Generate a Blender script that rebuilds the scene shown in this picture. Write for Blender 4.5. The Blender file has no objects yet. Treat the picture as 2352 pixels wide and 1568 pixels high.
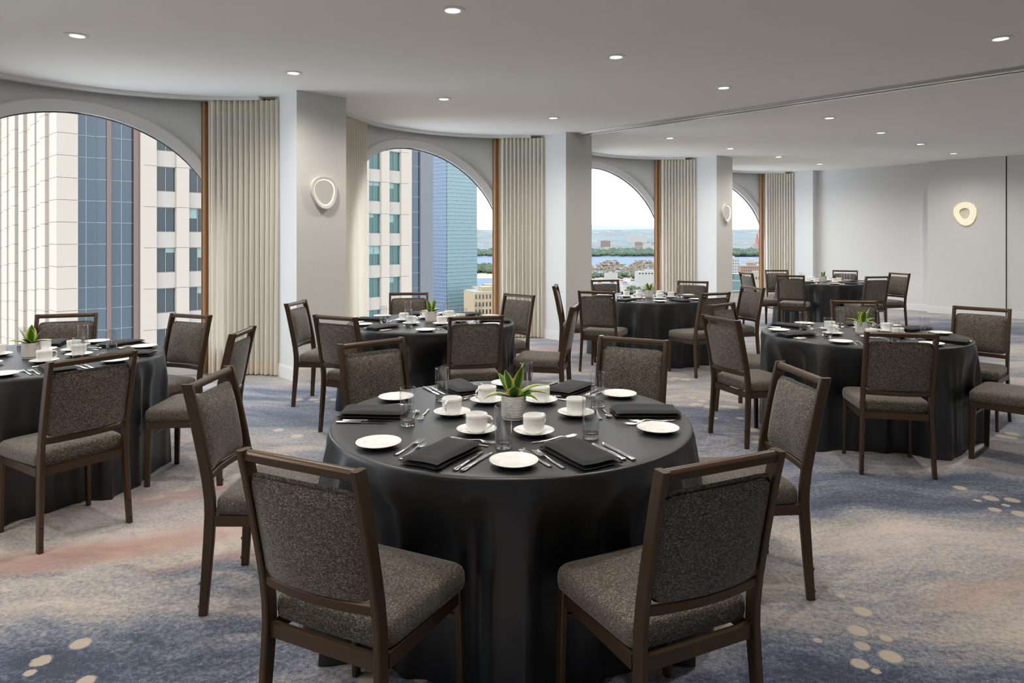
import bpy, math, random
from mathutils import Vector, Matrix
R = math.radians
sin, cos, pi = math.sin, math.cos, math.pi
random.seed(7)
scene = bpy.context.scene
COL = scene.collection

# ------------------------------------------------------------------ camera
FPX, YH, CX, EYE = 1575.0, 547.0, 1176.0, 1.51
cam = bpy.data.cameras.new('camera'); camo = bpy.data.objects.new('camera', cam); COL.objects.link(camo)
camo.location = (0, 0, EYE); camo.rotation_euler = (R(90), 0, 0)
cam.sensor_width = 36; cam.lens = 36 * FPX / 2352; cam.shift_y = -(784 - YH) / 2352
cam.clip_start = .05; cam.clip_end = 40000
scene.camera = camo

# ------------------------------------------------------------------ world, sun, exposure
w = bpy.data.worlds.new('sky'); scene.world = w; w.use_nodes = True
nt = w.node_tree; nt.nodes.clear()
tc = nt.nodes.new('ShaderNodeTexCoord'); sp = nt.nodes.new('ShaderNodeSeparateXYZ'); rp = nt.nodes.new('ShaderNodeValToRGB')
bg = nt.nodes.new('ShaderNodeBackground'); ow = nt.nodes.new('ShaderNodeOutputWorld')
nt.links.new(tc.outputs['Generated'], sp.inputs[0]); nt.links.new(sp.outputs[2], rp.inputs[0])
nt.links.new(rp.outputs[0], bg.inputs[0]); nt.links.new(bg.outputs[0], ow.inputs[0])
cr = rp.color_ramp
cr.elements[0].position = 0.0; cr.elements[0].color = (.70, .79, .90, 1)
cr.elements[1].position = 1.0; cr.elements[1].color = (.72, .84, 1.0, 1)
e_ = cr.elements.new(.09); e_.color = (.86, .93, 1.0, 1)
e_ = cr.elements.new(.4); e_.color = (.84, .92, 1.0, 1)
bg.inputs[1].default_value = 4.2
sun = bpy.data.lights.new('sun', 'SUN'); sun.energy = 2.5; sun.angle = R(.6); sun.color = (1, .93, .84)
suno = bpy.data.objects.new('sun', sun); COL.objects.link(suno)
suno.rotation_euler = Vector((-.38, -.72, .60)).to_track_quat('Z', 'Y').to_euler()
vs = scene.view_settings
vs.view_transform = 'Standard'; vs.look = 'None'; vs.exposure = 0.45; vs.gamma = 1.0; vs.use_curve_mapping = False
LAMP_W = 62.0
scene.cycles.adaptive_threshold = .035
cy = scene.cycles; cy.max_bounces = 7; cy.diffuse_bounces = 5; cy.glossy_bounces = 3; cy.transmission_bounces = 6; cy.transparent_max_bounces = 12; cy.caustics_reflective = False; cy.caustics_refractive = False

# ------------------------------------------------------------------ helpers
class M:
    def __init__(s): s.v = []; s.f = []; s.uv = None
    def add(s, vs_, fs):
        b = len(s.v); s.v += [tuple(p) for p in vs_]; s.f += [tuple(i + b for i in q) for q in fs]; return s
    def box(s, a, b, mat=None):
        x0, y0, z0 = a; x1, y1, z1 = b
        p = [(x0, y0, z0), (x1, y0, z0), (x1, y1, z0), (x0, y1, z0), (x0, y0, z1), (x1, y0, z1), (x1, y1, z1), (x0, y1, z1)]
        if mat: p = [mat @ Vector(q) for q in p]
        return s.add(p, [(3, 2, 1, 0), (4, 5, 6, 7), (0, 1, 5, 4), (1, 2, 6, 5), (2, 3, 7, 6), (3, 0, 4, 7)])
    def lathe(s, prof, n=24, c=(0, 0, 0), ang=None, close=False):
        vs_ = []; m = len(prof)
        for i in range(n):
            a = 2 * pi * i / n
            for r, z in prof: vs_.append((c[0] + r * cos(a), c[1] + r * sin(a), c[2] + z))
        fs = []
        for i in range(n):
            j = (i + 1) % n
            for k in range(m if close else m - 1):
                l = (k + 1) % m
                fs.append((i * m + k, j * m + k, j * m + l, i * m + l))
        return s.add(vs_, fs)
    def loft(s, rings, caps=True, closed=True):
        n = len(rings[0]); vs_ = [p for r_ in rings for p in r_]; fs = []
        for i in range(len(rings) - 1):
            for k in range(n if closed else n - 1):
                l = (k + 1) % n
                fs.append((i * n + k, i * n + l, (i + 1) * n + l, (i + 1) * n + k))
        if caps and closed:
            fs.append(tuple(range(n - 1, -1, -1))); fs.append(tuple((len(rings) - 1) * n + k for k in range(n)))
        return s.add(vs_, fs)
    def tube(s, pts, rad, n=8, caps=True):
        pts = [Vector(p) for p in pts]; rings = []
        up = Vector((0, 0, 1))
        for i, p in enumerate(pts):
            t = (pts[min(i + 1, len(pts) - 1)] - pts[max(i - 1, 0)]).normalized()
            a = t.cross(up)
            if a.length < 1e-4: a = Vector((1, 0, 0))
            a.normalize(); b = a.cross(t)
            r_ = rad[i] if isinstance(rad, (list, tuple)) else rad
            rings.append([tuple(p + a * (r_ * cos(2 * pi * k / n)) + b * (r_ * sin(2 * pi * k / n))) for k in range(n)])
        return s.loft(rings, caps)
    def grid(s, fn, nu, nv):
        vs_ = [fn(i / nu, j / nv) for j in range(nv + 1) for i in range(nu + 1)]; fs = []
        for j in range(nv):
            for i in range(nu):
                a = j * (nu + 1) + i; fs.append((a, a + 1, a + nu + 2, a + nu + 1))
        return s.add(vs_, fs)
    def mesh(s, name, mat, smooth=True):
        me = bpy.data.meshes.new(name); me.from_pydata(s.v, [], s.f); me.validate(); me.update()
        import bmesh
        bm = bmesh.new(); bm.from_mesh(me); bmesh.ops.recalc_face_normals(bm, faces=bm.faces); bm.to_mesh(me); bm.free()
        if mat: me.materials.append(mat)
        if smooth:
            me.polygons.foreach_set('use_smooth', [True] * len(me.polygons))
            try: me.set_sharp_from_angle(angle=R(smooth if smooth is not True else 40))
            except Exception: pass
        return me

def link(name, me, parent=None, loc=None, rz=0):
    o = bpy.data.objects.new(name, me); COL.objects.link(o)
    if parent: o.parent = parent
    if loc: o.location = loc
    if rz: o.rotation_euler = (0, 0, rz)
    return o
def tag(o, label, cat, group=None, kind=None):
    o['label'] = label; o['category'] = cat
    if group: o['group'] = group
    if kind: o['kind'] = kind
    return o
def put(name, m, mat, parent=None, smooth=True, loc=None, rz=0):
    return link(name, m.mesh(name, mat, smooth), parent, loc, rz)
def struct(o, label, cat): return tag(o, label, cat, None, 'structure')

# ------------------------------------------------------------------ materials
def mat(name, col=(.5, .5, .5), rough=.5, metal=0., **kw):
    m = bpy.data.materials.new(name); m.use_nodes = True
    b = m.node_tree.nodes['Principled BSDF']
    b.inputs['Base Color'].default_value = (*col, 1); b.inputs['Roughness'].default_value = rough; b.inputs['Metallic'].default_value = metal
    for k, v in kw.items(): b.inputs[k.replace('_', ' ')].default_value = v
    return m
class N:
    def __init__(s, m): s.m = m; s.t = m.node_tree; s.b = s.t.nodes['Principled BSDF']
    def n(s, ty, **kw):
        x = s.t.nodes.new('ShaderNode' + ty)
        for k, v in kw.items(): setattr(x, k, v)
        return x
    def l(s, a, b): s.t.links.new(a, b)
    def val(s, sock, v):
        if isinstance(v, (int, float, tuple, list)): sock.default_value = v
        else: s.l(v, sock)
    def math(s, op, a, b=0., c=None, clamp=False):
        x = s.n('Math', operation=op); x.use_clamp = clamp
        s.val(x.inputs[0], a); s.val(x.inputs[1], b)
        if c is not None: s.val(x.inputs[2], c)
        return x.outputs[0]
    def vm(s, op, a, b=(0, 0, 0)):
        x = s.n('VectorMath', operation=op); s.val(x.inputs[0], a); s.val(x.inputs[1], b); return x
    def coord(s, kind='Object'): return s.n('TexCoord').outputs[kind]
    def scale(s, v, sc, off=(0, 0, 0), rot=(0, 0, 0)):
        x = s.n('Mapping'); s.l(v, x.inputs[0]); x.inputs['Location'].default_value = off; x.inputs['Rotation'].default_value = rot; x.inputs['Scale'].default_value = sc; return x.outputs[0]
    def noise(s, v, sc=1., detail=2., rough=.5, dist=0.):
        x = s.n('TexNoise'); s.l(v, x.inputs['Vector']); x.inputs['Scale'].default_value = sc; x.inputs['Detail'].default_value = detail
        x.inputs['Roughness'].default_value = rough; x.inputs['Distortion'].default_value = dist; return x.outputs['Fac']
    def ramp(s, f, stops):
        x = s.n('ValToRGB'); s.val(x.inputs[0], f); c = x.color_ramp
        while len(c.elements) < len(stops): c.elements.new(.5)
        for e, (p, q) in zip(c.elements, stops): e.position = p; e.color = (*q, 1) if len(q) == 3 else q
        return x.outputs[0]
    def mix(s, f, a, b, blend='MIX'):
        x = s.n('Mix', data_type='RGBA', blend_type=blend); s.val(x.inputs[0], f)
        for i, v in ((6, a), (7, b)):
            if isinstance(v, tuple): x.inputs[i].default_value = (*v, 1) if len(v) == 3 else v
            else: s.l(v, x.inputs[i])
        return x.outputs[2]
    def color(s, v): s.l(v, s.b.inputs['Base Color'])
    def bump(s, h, strength=.2, dist=.01):
        x = s.n('Bump'); s.l(h, x.inputs['Height']); x.inputs['Strength'].default_value = strength; x.inputs['Distance'].default_value = dist; s.l(x.outputs[0], s.b.inputs['Normal'])

def varied(name, c1, c2, sc, rough=.6, metal=0., bump=0., detail=4., stretch=(1, 1, 1), **kw):
    m = mat(name, c1, rough, metal, **kw); n = N(m); v = n.scale(n.coord(), stretch)
    f = n.noise(v, sc, detail); n.color(n.mix(f, c1, c2))
    if bump: n.bump(f, bump, .01)
    return m

MWALL = varied('wall_linen_paper', (.68, .675, .655), (.73, .725, .705), 60, .75, bump=.06, stretch=(1, 1, .25))
MCEIL = varied('ceiling_paint', (.92, .895, .86), (.94, .915, .88), 3, .8)
MTRIM = mat('trim_white_paint', (.80, .79, .77), .45)
MBASE = mat('baseboard_paint', (.78, .77, .75), .4)
MTRACK = mat('track_metal', (.62, .60, .57), .3, .6)
MDARK = mat('dark_slot', (.03, .03, .03), .6)
MFRAME = varied('chair_bronze', (.072, .044, .025), (.083, .052, .031), 30, .33, .45)
MBUMP = mat('black_rubber', (.012, .012, .012), .6)
MCUPS = mat('white_china', (.90, .90, .885), .12, 0., Coat_Weight=.3)
MSTEEL = mat('cutlery_steel', (.78, .77, .75), .16, 1.)
MPOT = varied('pot_ceramic', (.66, .63, .58), (.76, .74, .70), 25, .6, bump=.05)
MSOIL = varied('soil', (.03, .02, .015), (.08, .06, .04), 200, .9)
MRING = mat('downlight_white', (.80, .79, .77), .4)
MGREY = mat('lamp_disc_grey', (.62, .62, .61), .6)

def glassy(name, ior=1.46, col=(1, 1, 1)):
    m = mat(name, col, 0.0); b = m.node_tree.nodes['Principled BSDF']
    b.inputs['Transmission Weight'].default_value = 1; b.inputs['IOR'].default_value = ior; return m
def tumbler():      # thin clear walls: see-through with sharp reflections
    m = bpy.data.materials.new('tumbler_glass'); m.use_nodes = True; t = m.node_tree; t.nodes.clear()
    o = t.nodes.new('ShaderNodeOutputMaterial'); mx = t.nodes.new('ShaderNodeMixShader'); tr = t.nodes.new('ShaderNodeBsdfTransparent'); gl = t.nodes.new('ShaderNodeBsdfGlossy'); lw = t.nodes.new('ShaderNodeLayerWeight'); pw = t.nodes.new('ShaderNodeMath'); fr = t.nodes.new('ShaderNodeMath')
    tr.inputs[0].default_value = (.965, .975, .98, 1); gl.inputs['Roughness'].default_value = .03; lw.inputs[0].default_value = .5; pw.operation = 'POWER'; pw.inputs[1].default_value = 3.; fr.operation = 'MULTIPLY_ADD'; fr.inputs[1].default_value = .85; fr.inputs[2].default_value = .10
    t.links.new(lw.outputs['Facing'], pw.inputs[0]); t.links.new(pw.outputs[0], fr.inputs[0]); t.links.new(fr.outputs[0], mx.inputs[0]); t.links.new(tr.outputs[0], mx.inputs[1]); t.links.new(gl.outputs[0], mx.inputs[2]); t.links.new(mx.outputs[0], o.inputs[0]); return m
MBASEGL = glassy('glass_base', 1.42)
MGLASS = tumbler()
def paneglass():
    m = bpy.data.materials.new('window_glass'); m.use_nodes = True; t = m.node_tree; t.nodes.clear()
    o = t.nodes.new('ShaderNodeOutputMaterial'); mx = t.nodes.new('ShaderNodeMixShader'); tr = t.nodes.new('ShaderNodeBsdfTransparent'); gl = t.nodes.new('ShaderNodeBsdfGlossy'); fr = t.nodes.new('ShaderNodeFresnel')
    tr.inputs[0].default_value = (.96, .975, .975, 1); gl.inputs['Roughness'].default_value = 0; fr.inputs[0].default_value = 1.12
    t.links.new(fr.outputs[0], mx.inputs[0]); t.links.new(tr.outputs[0], mx.inputs[1]); t.links.new(gl.outputs[0], mx.inputs[2]); t.links.new(mx.outputs[0], o.inputs[0]); return m
MPANE = paneglass()
def emit(name, col, s):
    m = mat(name, col, .5); b = m.node_tree.nodes['Principled BSDF']; b.inputs['Emission Color'].default_value = (*col, 1); b.inputs['Emission Strength'].default_value = s; return m
MLENS = emit('lamp_lens', (1, .93, .82), 6.)
MGLOW = emit('sconce_glow', (1, .76, .48), 1.5)
MGLOW2 = emit('sconce_step_glow', (.80, .70, .52), .24)

def cloth():
    m = mat('black_tablecloth', (.0050, .0060, .0078), .40); n = N(m)
    b = n.b; b.inputs['Sheen Weight'].default_value = .06; b.inputs['Sheen Roughness'].default_value = .4; b.inputs['Sheen Tint'].default_value = (.75, .8, .85, 1)
    b.inputs['Specular IOR Level'].default_value = .75
    f = n.noise(n.coord(), 700, 1); n.bump(f, .05, .002); return m
MCLOTH = cloth()
MNAP = mat('black_napkin', (.008, .0085, .0095), .7, 0., Sheen_Weight=.08, Specular_IOR_Level=.3)

def curtain(name, c, tl=.35):
    m = bpy.data.materials.new(name); m.use_nodes = True; t = m.node_tree; t.nodes.clear()
    o = t.nodes.new('ShaderNodeOutputMaterial'); mx = t.nodes.new('ShaderNodeMixShader'); d = t.nodes.new('ShaderNodeBsdfDiffuse'); tr = t.nodes.new('ShaderNodeBsdfTranslucent')
    d.inputs[0].default_value = (*c, 1); tr.inputs[0].default_value = (*c, 1); mx.inputs[0].default_value = tl
    t.links.new(d.outputs[0], mx.inputs[1]); t.links.new(tr.outputs[0], mx.inputs[2]); t.links.new(mx.outputs[0], o.inputs[0]); return m
MSHEER = curtain('sheer_cream_fabric', (.93, .89, .81), .25)
MHEAD = curtain('sheer_header_fabric', (.90, .85, .73), .15)
MTAN = curtain('tan_drape_fabric', (.50, .30, .175), .1)

def fabric():      # dark weave crossed by short pale, mostly level dashes
    m = mat('chair_fabric', (.06, .05, .045), .7); n = N(m); v = n.coord()
    def lines(sc, off, k, w_):
        a = n.noise(n.scale(v, sc, off), 1, .6, .4); a = n.math('ABSOLUTE', n.math('SUBTRACT', n.math('FRACT', n.math('MULTIPLY', a, k)), .5))
        return n.math('SUBTRACT', 1., n.math('MULTIPLY', a, w_), clamp=True)
    def gate(sc, off, t, g): return n.math('MULTIPLY', n.math('SUBTRACT', n.noise(n.scale(v, sc, off), 1, .5), t), g, clamp=True)
    a = n.math('MULTIPLY', lines((34, 190, 190), (0, 0, 0), 6., 4.6), gate((120, 330, 330), (3, 5, 1), .46, 14.))
    b = n.math('MULTIPLY', lines((40, 170, 170), (11, 3, 8), 5., 5.), gate((130, 300, 300), (9, 2, 7), .49, 14.))
    c = n.math('MULTIPLY', lines((190, 46, 46), (7, 2, 9), 4., 6.), gate((260, 120, 120), (1, 9, 4), .57, 14.))
    f = n.math('MAXIMUM', n.math('MAXIMUM', a, b), c)
    n.color(n.mix(f, (.040, .031, .027), (.34, .30, .23)))
    n.bump(f, .15, .002); n.b.inputs['Sheen Weight'].default_value = .25; n.b.inputs['Sheen Roughness'].default_value = .4
    return m
MFAB = fabric()

def leafmat():
    m = mat('snake_plant_leaf', (.06, .2, .03), .38); n = N(m)
    u = n.n('SeparateXYZ'); n.l(n.coord('UV'), u.inputs[0]); x = u.outputs[0]
    a = n.math('MULTIPLY', n.math('ABSOLUTE', n.math('SUBTRACT', x, .5)), 2.)
    wv = n.noise(n.scale(n.coord('UV'), (14, 3, 1)), 1, 3); a = n.math('ADD', a, n.math('MULTIPLY', n.math('SUBTRACT', wv, .5), .22))
    n.color(n.ramp(a, [(0, (.03, .13, .015)), (.5, (.055, .20, .02)), (.68, (.20, .36, .03)), (.76, (.68, .66, .08)), (1, (.78, .74, .22))])); return m
MLEAF = leafmat()

# ------------------------------------------------------------------ carpet
def fpt(px, py): d = FPX * EYE / (py - YH); return ((px - CX) / FPX * d, d)
def carpet():
    m = mat('printed_carpet', (.3, .3, .3), .95); n = N(m); v = n.coord()
    n.b.inputs['Specular IOR Level'].default_value = .1; n.b.inputs['Sheen Weight'].default_value = .25
    wob = n.n('TexNoise'); n.l(v, wob.inputs['Vector']); wob.inputs['Scale'].default_value = .9; wob.inputs['Detail'].default_value = 3
    wv = n.vm('ADD', v, n.vm('SCALE', n.vm('SUBTRACT', wob.outputs['Color'], (.5, .5, .5)).outputs[0]).outputs[0])
    wv.inputs[1].node if False else None
    sc = wv.inputs[1].links[0].from_node; sc.inputs['Scale'].default_value = .9
    p = wv.outputs[0]
    flow = n.noise(n.scale(p, (.55, 1.9, 1), (3.1, .7, 0), (0, 0, R(-12))), 1., 4., .55)
    flow2 = n.noise(n.scale(p, (1.3, 5., 1), (1., 4., 0), (0, 0, R(-14))), 1., 3., .5)
    f = n.math('ADD', n.math('MULTIPLY', flow, .75), n.math('MULTIPLY', flow2, .45))
    f = n.math('SUBTRACT', f, .02)
    def blob(x, y, rx, ry, rot=0.):
        q = n.scale(n.vm('SUBTRACT', p, (x, y, 0)).outputs[0], (1, 1, 0), (0, 0, 0), (0, 0, -rot))
        q = n.scale(q, (1 / rx, 1 / ry, 0)); L = n.vm('LENGTH', q).outputs['Value']
        x_ = n.n('MapRange', interpolation_type='SMOOTHSTEP'); n.l(L, x_.inputs[0]); x_.inputs[1].default_value = .35; x_.inputs[2].default_value = 1.1; x_.inputs[3].default_value = 1; x_.inputs[4].default_value = 0
        return x_.outputs[0]
    for (x, y, rx, ry, rot, amp) in BLOBS: f = n.math('ADD', f, n.math('MULTIPLY', blob(x, y, rx, ry, rot), amp))
    h1 = n.noise(n.scale(v, (420, 70, 1), rot=(0, 0, R(-30))), 1., 2.); h2 = n.noise(n.scale(v, (60, 380, 1), rot=(0, 0, R(-30))), 1., 2.); h3 = n.noise(v, 45, 4., .7)
    g = n.math('ADD', n.math('ADD', h1, h2), n.math('MULTIPLY', h3, 1.4)); g = n.math('MULTIPLY', n.math('SUBTRACT', g, 1.7), .62)
    h4 = n.noise(n.scale(p, (5., 26., 1), rot=(0, 0, R(-16))), 1., 3., .6); h5 = n.noise(n.scale(p, (14, 60, 1), rot=(0, 0, R(-10))), 1., 2., .6)
    ff = n.math('ADD', n.math('ADD', f, n.math('MULTIPLY', n.math('SUBTRACT', h4, .5), .24)), n.math('ADD', n.math('MULTIPLY', g, .80), n.math('MULTIPLY', n.math('SUBTRACT', h5, .5), .16)))
    base = n.ramp(ff, [(.26, (.032, .044, .075)), (.40, (.085, .108, .16)), (.50, (.165, .182, .228)), (.58, (.25, .245, .25)), (.68, (.34, .315, .29)), (.84, (.46, .42, .39))])
    tint = n.noise(n.scale(p, (.4, 1.1, 1), (8, 2, 0)), 1., 2.)
    base = n.mix(n.math('MULTIPLY', n.math('SUBTRACT', tint, .5), 2.2, clamp=True), base, n.mix(1., base, (.95, .98, 1.18), 'MULTIPLY'))
    t = 0.
    for (x, y, rx, ry, rot, amp) in RUST: t = n.math('MAXIMUM', t, n.math('MULTIPLY', blob(x, y, rx, ry, rot), amp))
    t = n.math('MULTIPLY', t, n.math('ADD', .62, n.math('MULTIPLY', g, 2.6)), clamp=True)
    base = n.mix(t, base, (.33, .125, .08))
    dist = 9.
    dv = n.vm('ADD', v, n.vm('SCALE', n.vm('SUBTRACT', wob.outputs['Color'], (.5, .5, .5)).outputs[0]).outputs[0]); dv.inputs[1].links[0].from_node.inputs['Scale'].default_value = .0
    for (px, py, r) in DOTS:
        x, y = fpt(px, py); dd = n.vm('DISTANCE', v, (x, y, 0)).outputs['Value']; dist = n.math('MINIMUM', dist, n.math('DIVIDE', dd, r))
    edge = n.math('ADD', dist, n.math('MULTIPLY', g, .9))
    dm = n.math('MULTIPLY', n.math('SUBTRACT', 1.08, edge), 6., clamp=True)
    base = n.mix(n.math('MULTIPLY', dm, .8), base, (.47, .41, .33))
    n.color(n.mix(1., base, (1.15, 1.12, 1.10), 'MULTIPLY')); n.bump(n.math('ADD', h1, h2), .25, .004); return m
BLOBS = [(-1.35, 2.45, 1.0, .38, .15, -.20), (1.6, 2.42, 1.1, .34, -.12, -.20), (.1, 2.1, 1.2, .4, 0, -.15), (-1.6, 3.9, 1.5, .75, .3, .13), (-2.3, 3.0, .9, .45, .2, .05),
         (1.8, 3.25, 1.2, .55, 0, .06), (2.5, 4.1, 1.4, .42, .15, -.24), (1.75, 4.6, .8, .5, .3, -.13), (1.6, 5.7, 1.1, .8, .2, -.13), (-2.0, 6.2, 1.3, .9, .3, -.12), (4.0, 5.2, 1.0, .9, 0, -.12), (5.0, 8.2, 2.0, 1.0, .2, -.10), (-1.1, 4.75, .8, .5, .3, -.08), (.9, 8.2, 1.8, .7, .2, .07), (7.5, 11.2, 2.8, 1.5, 0, -.22), (3.6, 11.2, 1.2, 1.2, 0, .10)]
RUST = [(-2.05, 3.42, 1.0, .22, .25, .75), (-1.75, 4.15, .7, .16, .35, .5), (-1.0, 3.35, .8, .10, .3, .45), (1.7, 8.3, 1.2, .35, .2, .55), (.6, 9.3, .8, .35, .3, .6), (2.2, 3.0, .6, .10, .1, .3), (2.65, 3.15, .4, .10, 0, .5)]
DOTS = [(185, 1478, .036), (95, 1517, .034), (68, 1545, .02), (198, 1563, .03), (845, 1560, .034), (968, 1556, .028), (420, 1122, .042), (505, 1112, .045), (362, 1142, .035), (338, 1146, .024),
        (683, 1001, .045), (722, 917, .05), (742, 911, .04), (773, 917, .06), (729, 922, .03), (684, 918, .05), (640, 987, .04), (1930, 1368, .018), (1982, 1404, .034), (1970, 1448, .036), (2035, 1465, .022), (1980, 1483, .028), (2045, 1507, .038), (1975, 1524, .03), (2012, 1541, .016), (1878, 1470, .016),
        (2205, 1120, .035), (2245, 1149, .022), (2276, 1144, .04), (2325, 1148, .038), (2310, 1160, .022), (2285, 1170, .032), (2345, 1180, .045), (2351, 1217, .03), (1552, 868, .045), (1575, 871, .05), (1543, 872, .04), (1589, 913, .04), (1614, 921, .04), (1602, 928, .05), (1628, 934, .045), (1590, 930, .03), (1685, 935, .05), (1665, 933, .045), (1729, 987, .05), (1741, 1004, .045), (1737, 1015, .04), (2326, 996, .05), (2304, 1002, .05), (2324, 1005, .04), (1640, 960, .03), (1700, 960, .035)]
MCARPET = carpet()

# ------------------------------------------------------------------ the room
ANG = R(42.9); U = Vector((cos(ANG), sin(ANG), 0)); NV = Vector((-sin(ANG), cos(ANG), 0)); P1 = Vector((-2.265, 7.21, 0))
HC = 3.067; PITCH = 4.17; PW = .58; SC, TCN, RW = 2.43, -.8, 2.25
ROOM = Matrix.Translation(P1) @ Matrix.Rotation(ANG, 4, 'Z')      # (s, t, z) -> world
def st(s, t, z=0.): return ROOM @ Vector((s, t, z))
def rbox(m, a, b): return m.box(a, b, ROOM)
S0, S1, T0, T1 = -12.6, 13.2, -10.5, 1.62
struct(put('floor', rbox(M(), (S0 - .3, T0 - .3, -.3), (S1 + .3, T1, 0)), MCARPET, smooth=False), 'blue, grey and rust printed carpet with cream dots across the whole room', 'floor')
struct(put('ceiling', rbox(M(), (S0 - .3, T0 - .3, HC), (S1 + .3, T1, HC + .3)), MCEIL, smooth=False), 'flat pale painted ceiling with rows of small recessed lights', 'ceiling')
struct(put('wall_upper_sun_stop', rbox(M(), (S0 - .3, T0 - .3, HC + .3), (S1 + .3, T1, 16)), MTRIM, smooth=False), 'unseen block of storeys above the room, added to reflect and stop sun', 'wall')  # unseen block added for glass reflections and to stop the sun
def rwall(name, a, b, label, bb=None):
    o = struct(put(name, rbox(M(), a, b), MWALL, smooth=False), label, 'wall')
    for (a2, b2) in bb or []:
        put('baseboard', rbox(rbox(M(), a2, (b2[0], b2[1], .115)), a2, (b2[0], b2[1], .115)).box(a2, a2) if False else rbox(M(), a2, b2), MBASE, o, False)
    return o
rwall('wall_end', (12.71, -2.36, 0), (13.0, .70, HC), 'plain grey wall between the last pillar and the wall lamp panel', [((12.695, -2.36, 0), (12.71, 0, .12)), ((12.70, -2.36, .12), (12.71, 0, .135))])
rwall('wall_lamp', (12.45, -3.67, 0), (13.2, -2.36, HC), 'shallow projecting grey wall panel that carries the stepped lamp', [((12.435, -3.67, 0), (12.45, -2.345, .12)), ((12.44, -3.67, .12), (12.45, -2.35, .135)), ((12.45, -2.36, 0), (12.695, -2.345, .12))])
rwall('wall_far', (12.47, -10.8, 0), (13.2, -3.69, HC), 'grey wall beyond the narrow shadow gap beside the wall lamp', [((12.455, -10.5, 0), (12.47, -3.69, .12)), ((12.46, -10.5, .12), (12.47, -3.69, .135))])
struct(put('trim_1', rbox(M(), (12.50, -3.69, 0), (12.75, -3.67, HC)), mat('gap_brown', (.20, .18, .155), .8), smooth=False), 'narrow dark shadow gap between two grey wall panels', 'wall gap')
rwall('wall_back', (S0 - .3, T0 - .3, 0), (S1, T0, HC), 'long plain wall facing the windows', [])
rwall('wall_near', (S0 - .3, T0, 0), (S0, T1, HC), 'plain short wall at the near end of the room', [])

PILL = {0: 'square grey pillar before the stone tower window', 1: 'wide grey pillar with a single glowing ring lamp between tower windows', 2: 'grey pillar without a lamp where the ceiling track ends', 3: 'grey pillar with a small glowing lamp before the last arched window', 4: 'narrow grey pillar in the corner beside the end wall'}
for k in range(-2, 5):
    s = PITCH * (k - 1); pw = PW if k < 4 else .22
    o = struct(put('pillar', rbox(M(), (s, 0, 0), (s + pw, .70, HC)), MWALL, smooth=False), PILL.get(k, 'square grey pillar along the window wall'), 'pillar')
    b = M(); rbox(b, (s - .014, -.014, 0), (s + pw + (.014 if k < 4 else -.02), 0.6, .125)); rbox(b, (s - .008, -.008, .125), (s + pw + (.008 if k < 4 else -.02), 0.6, .14))
    put('baseboard', b, MBASE, o, False)

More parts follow.
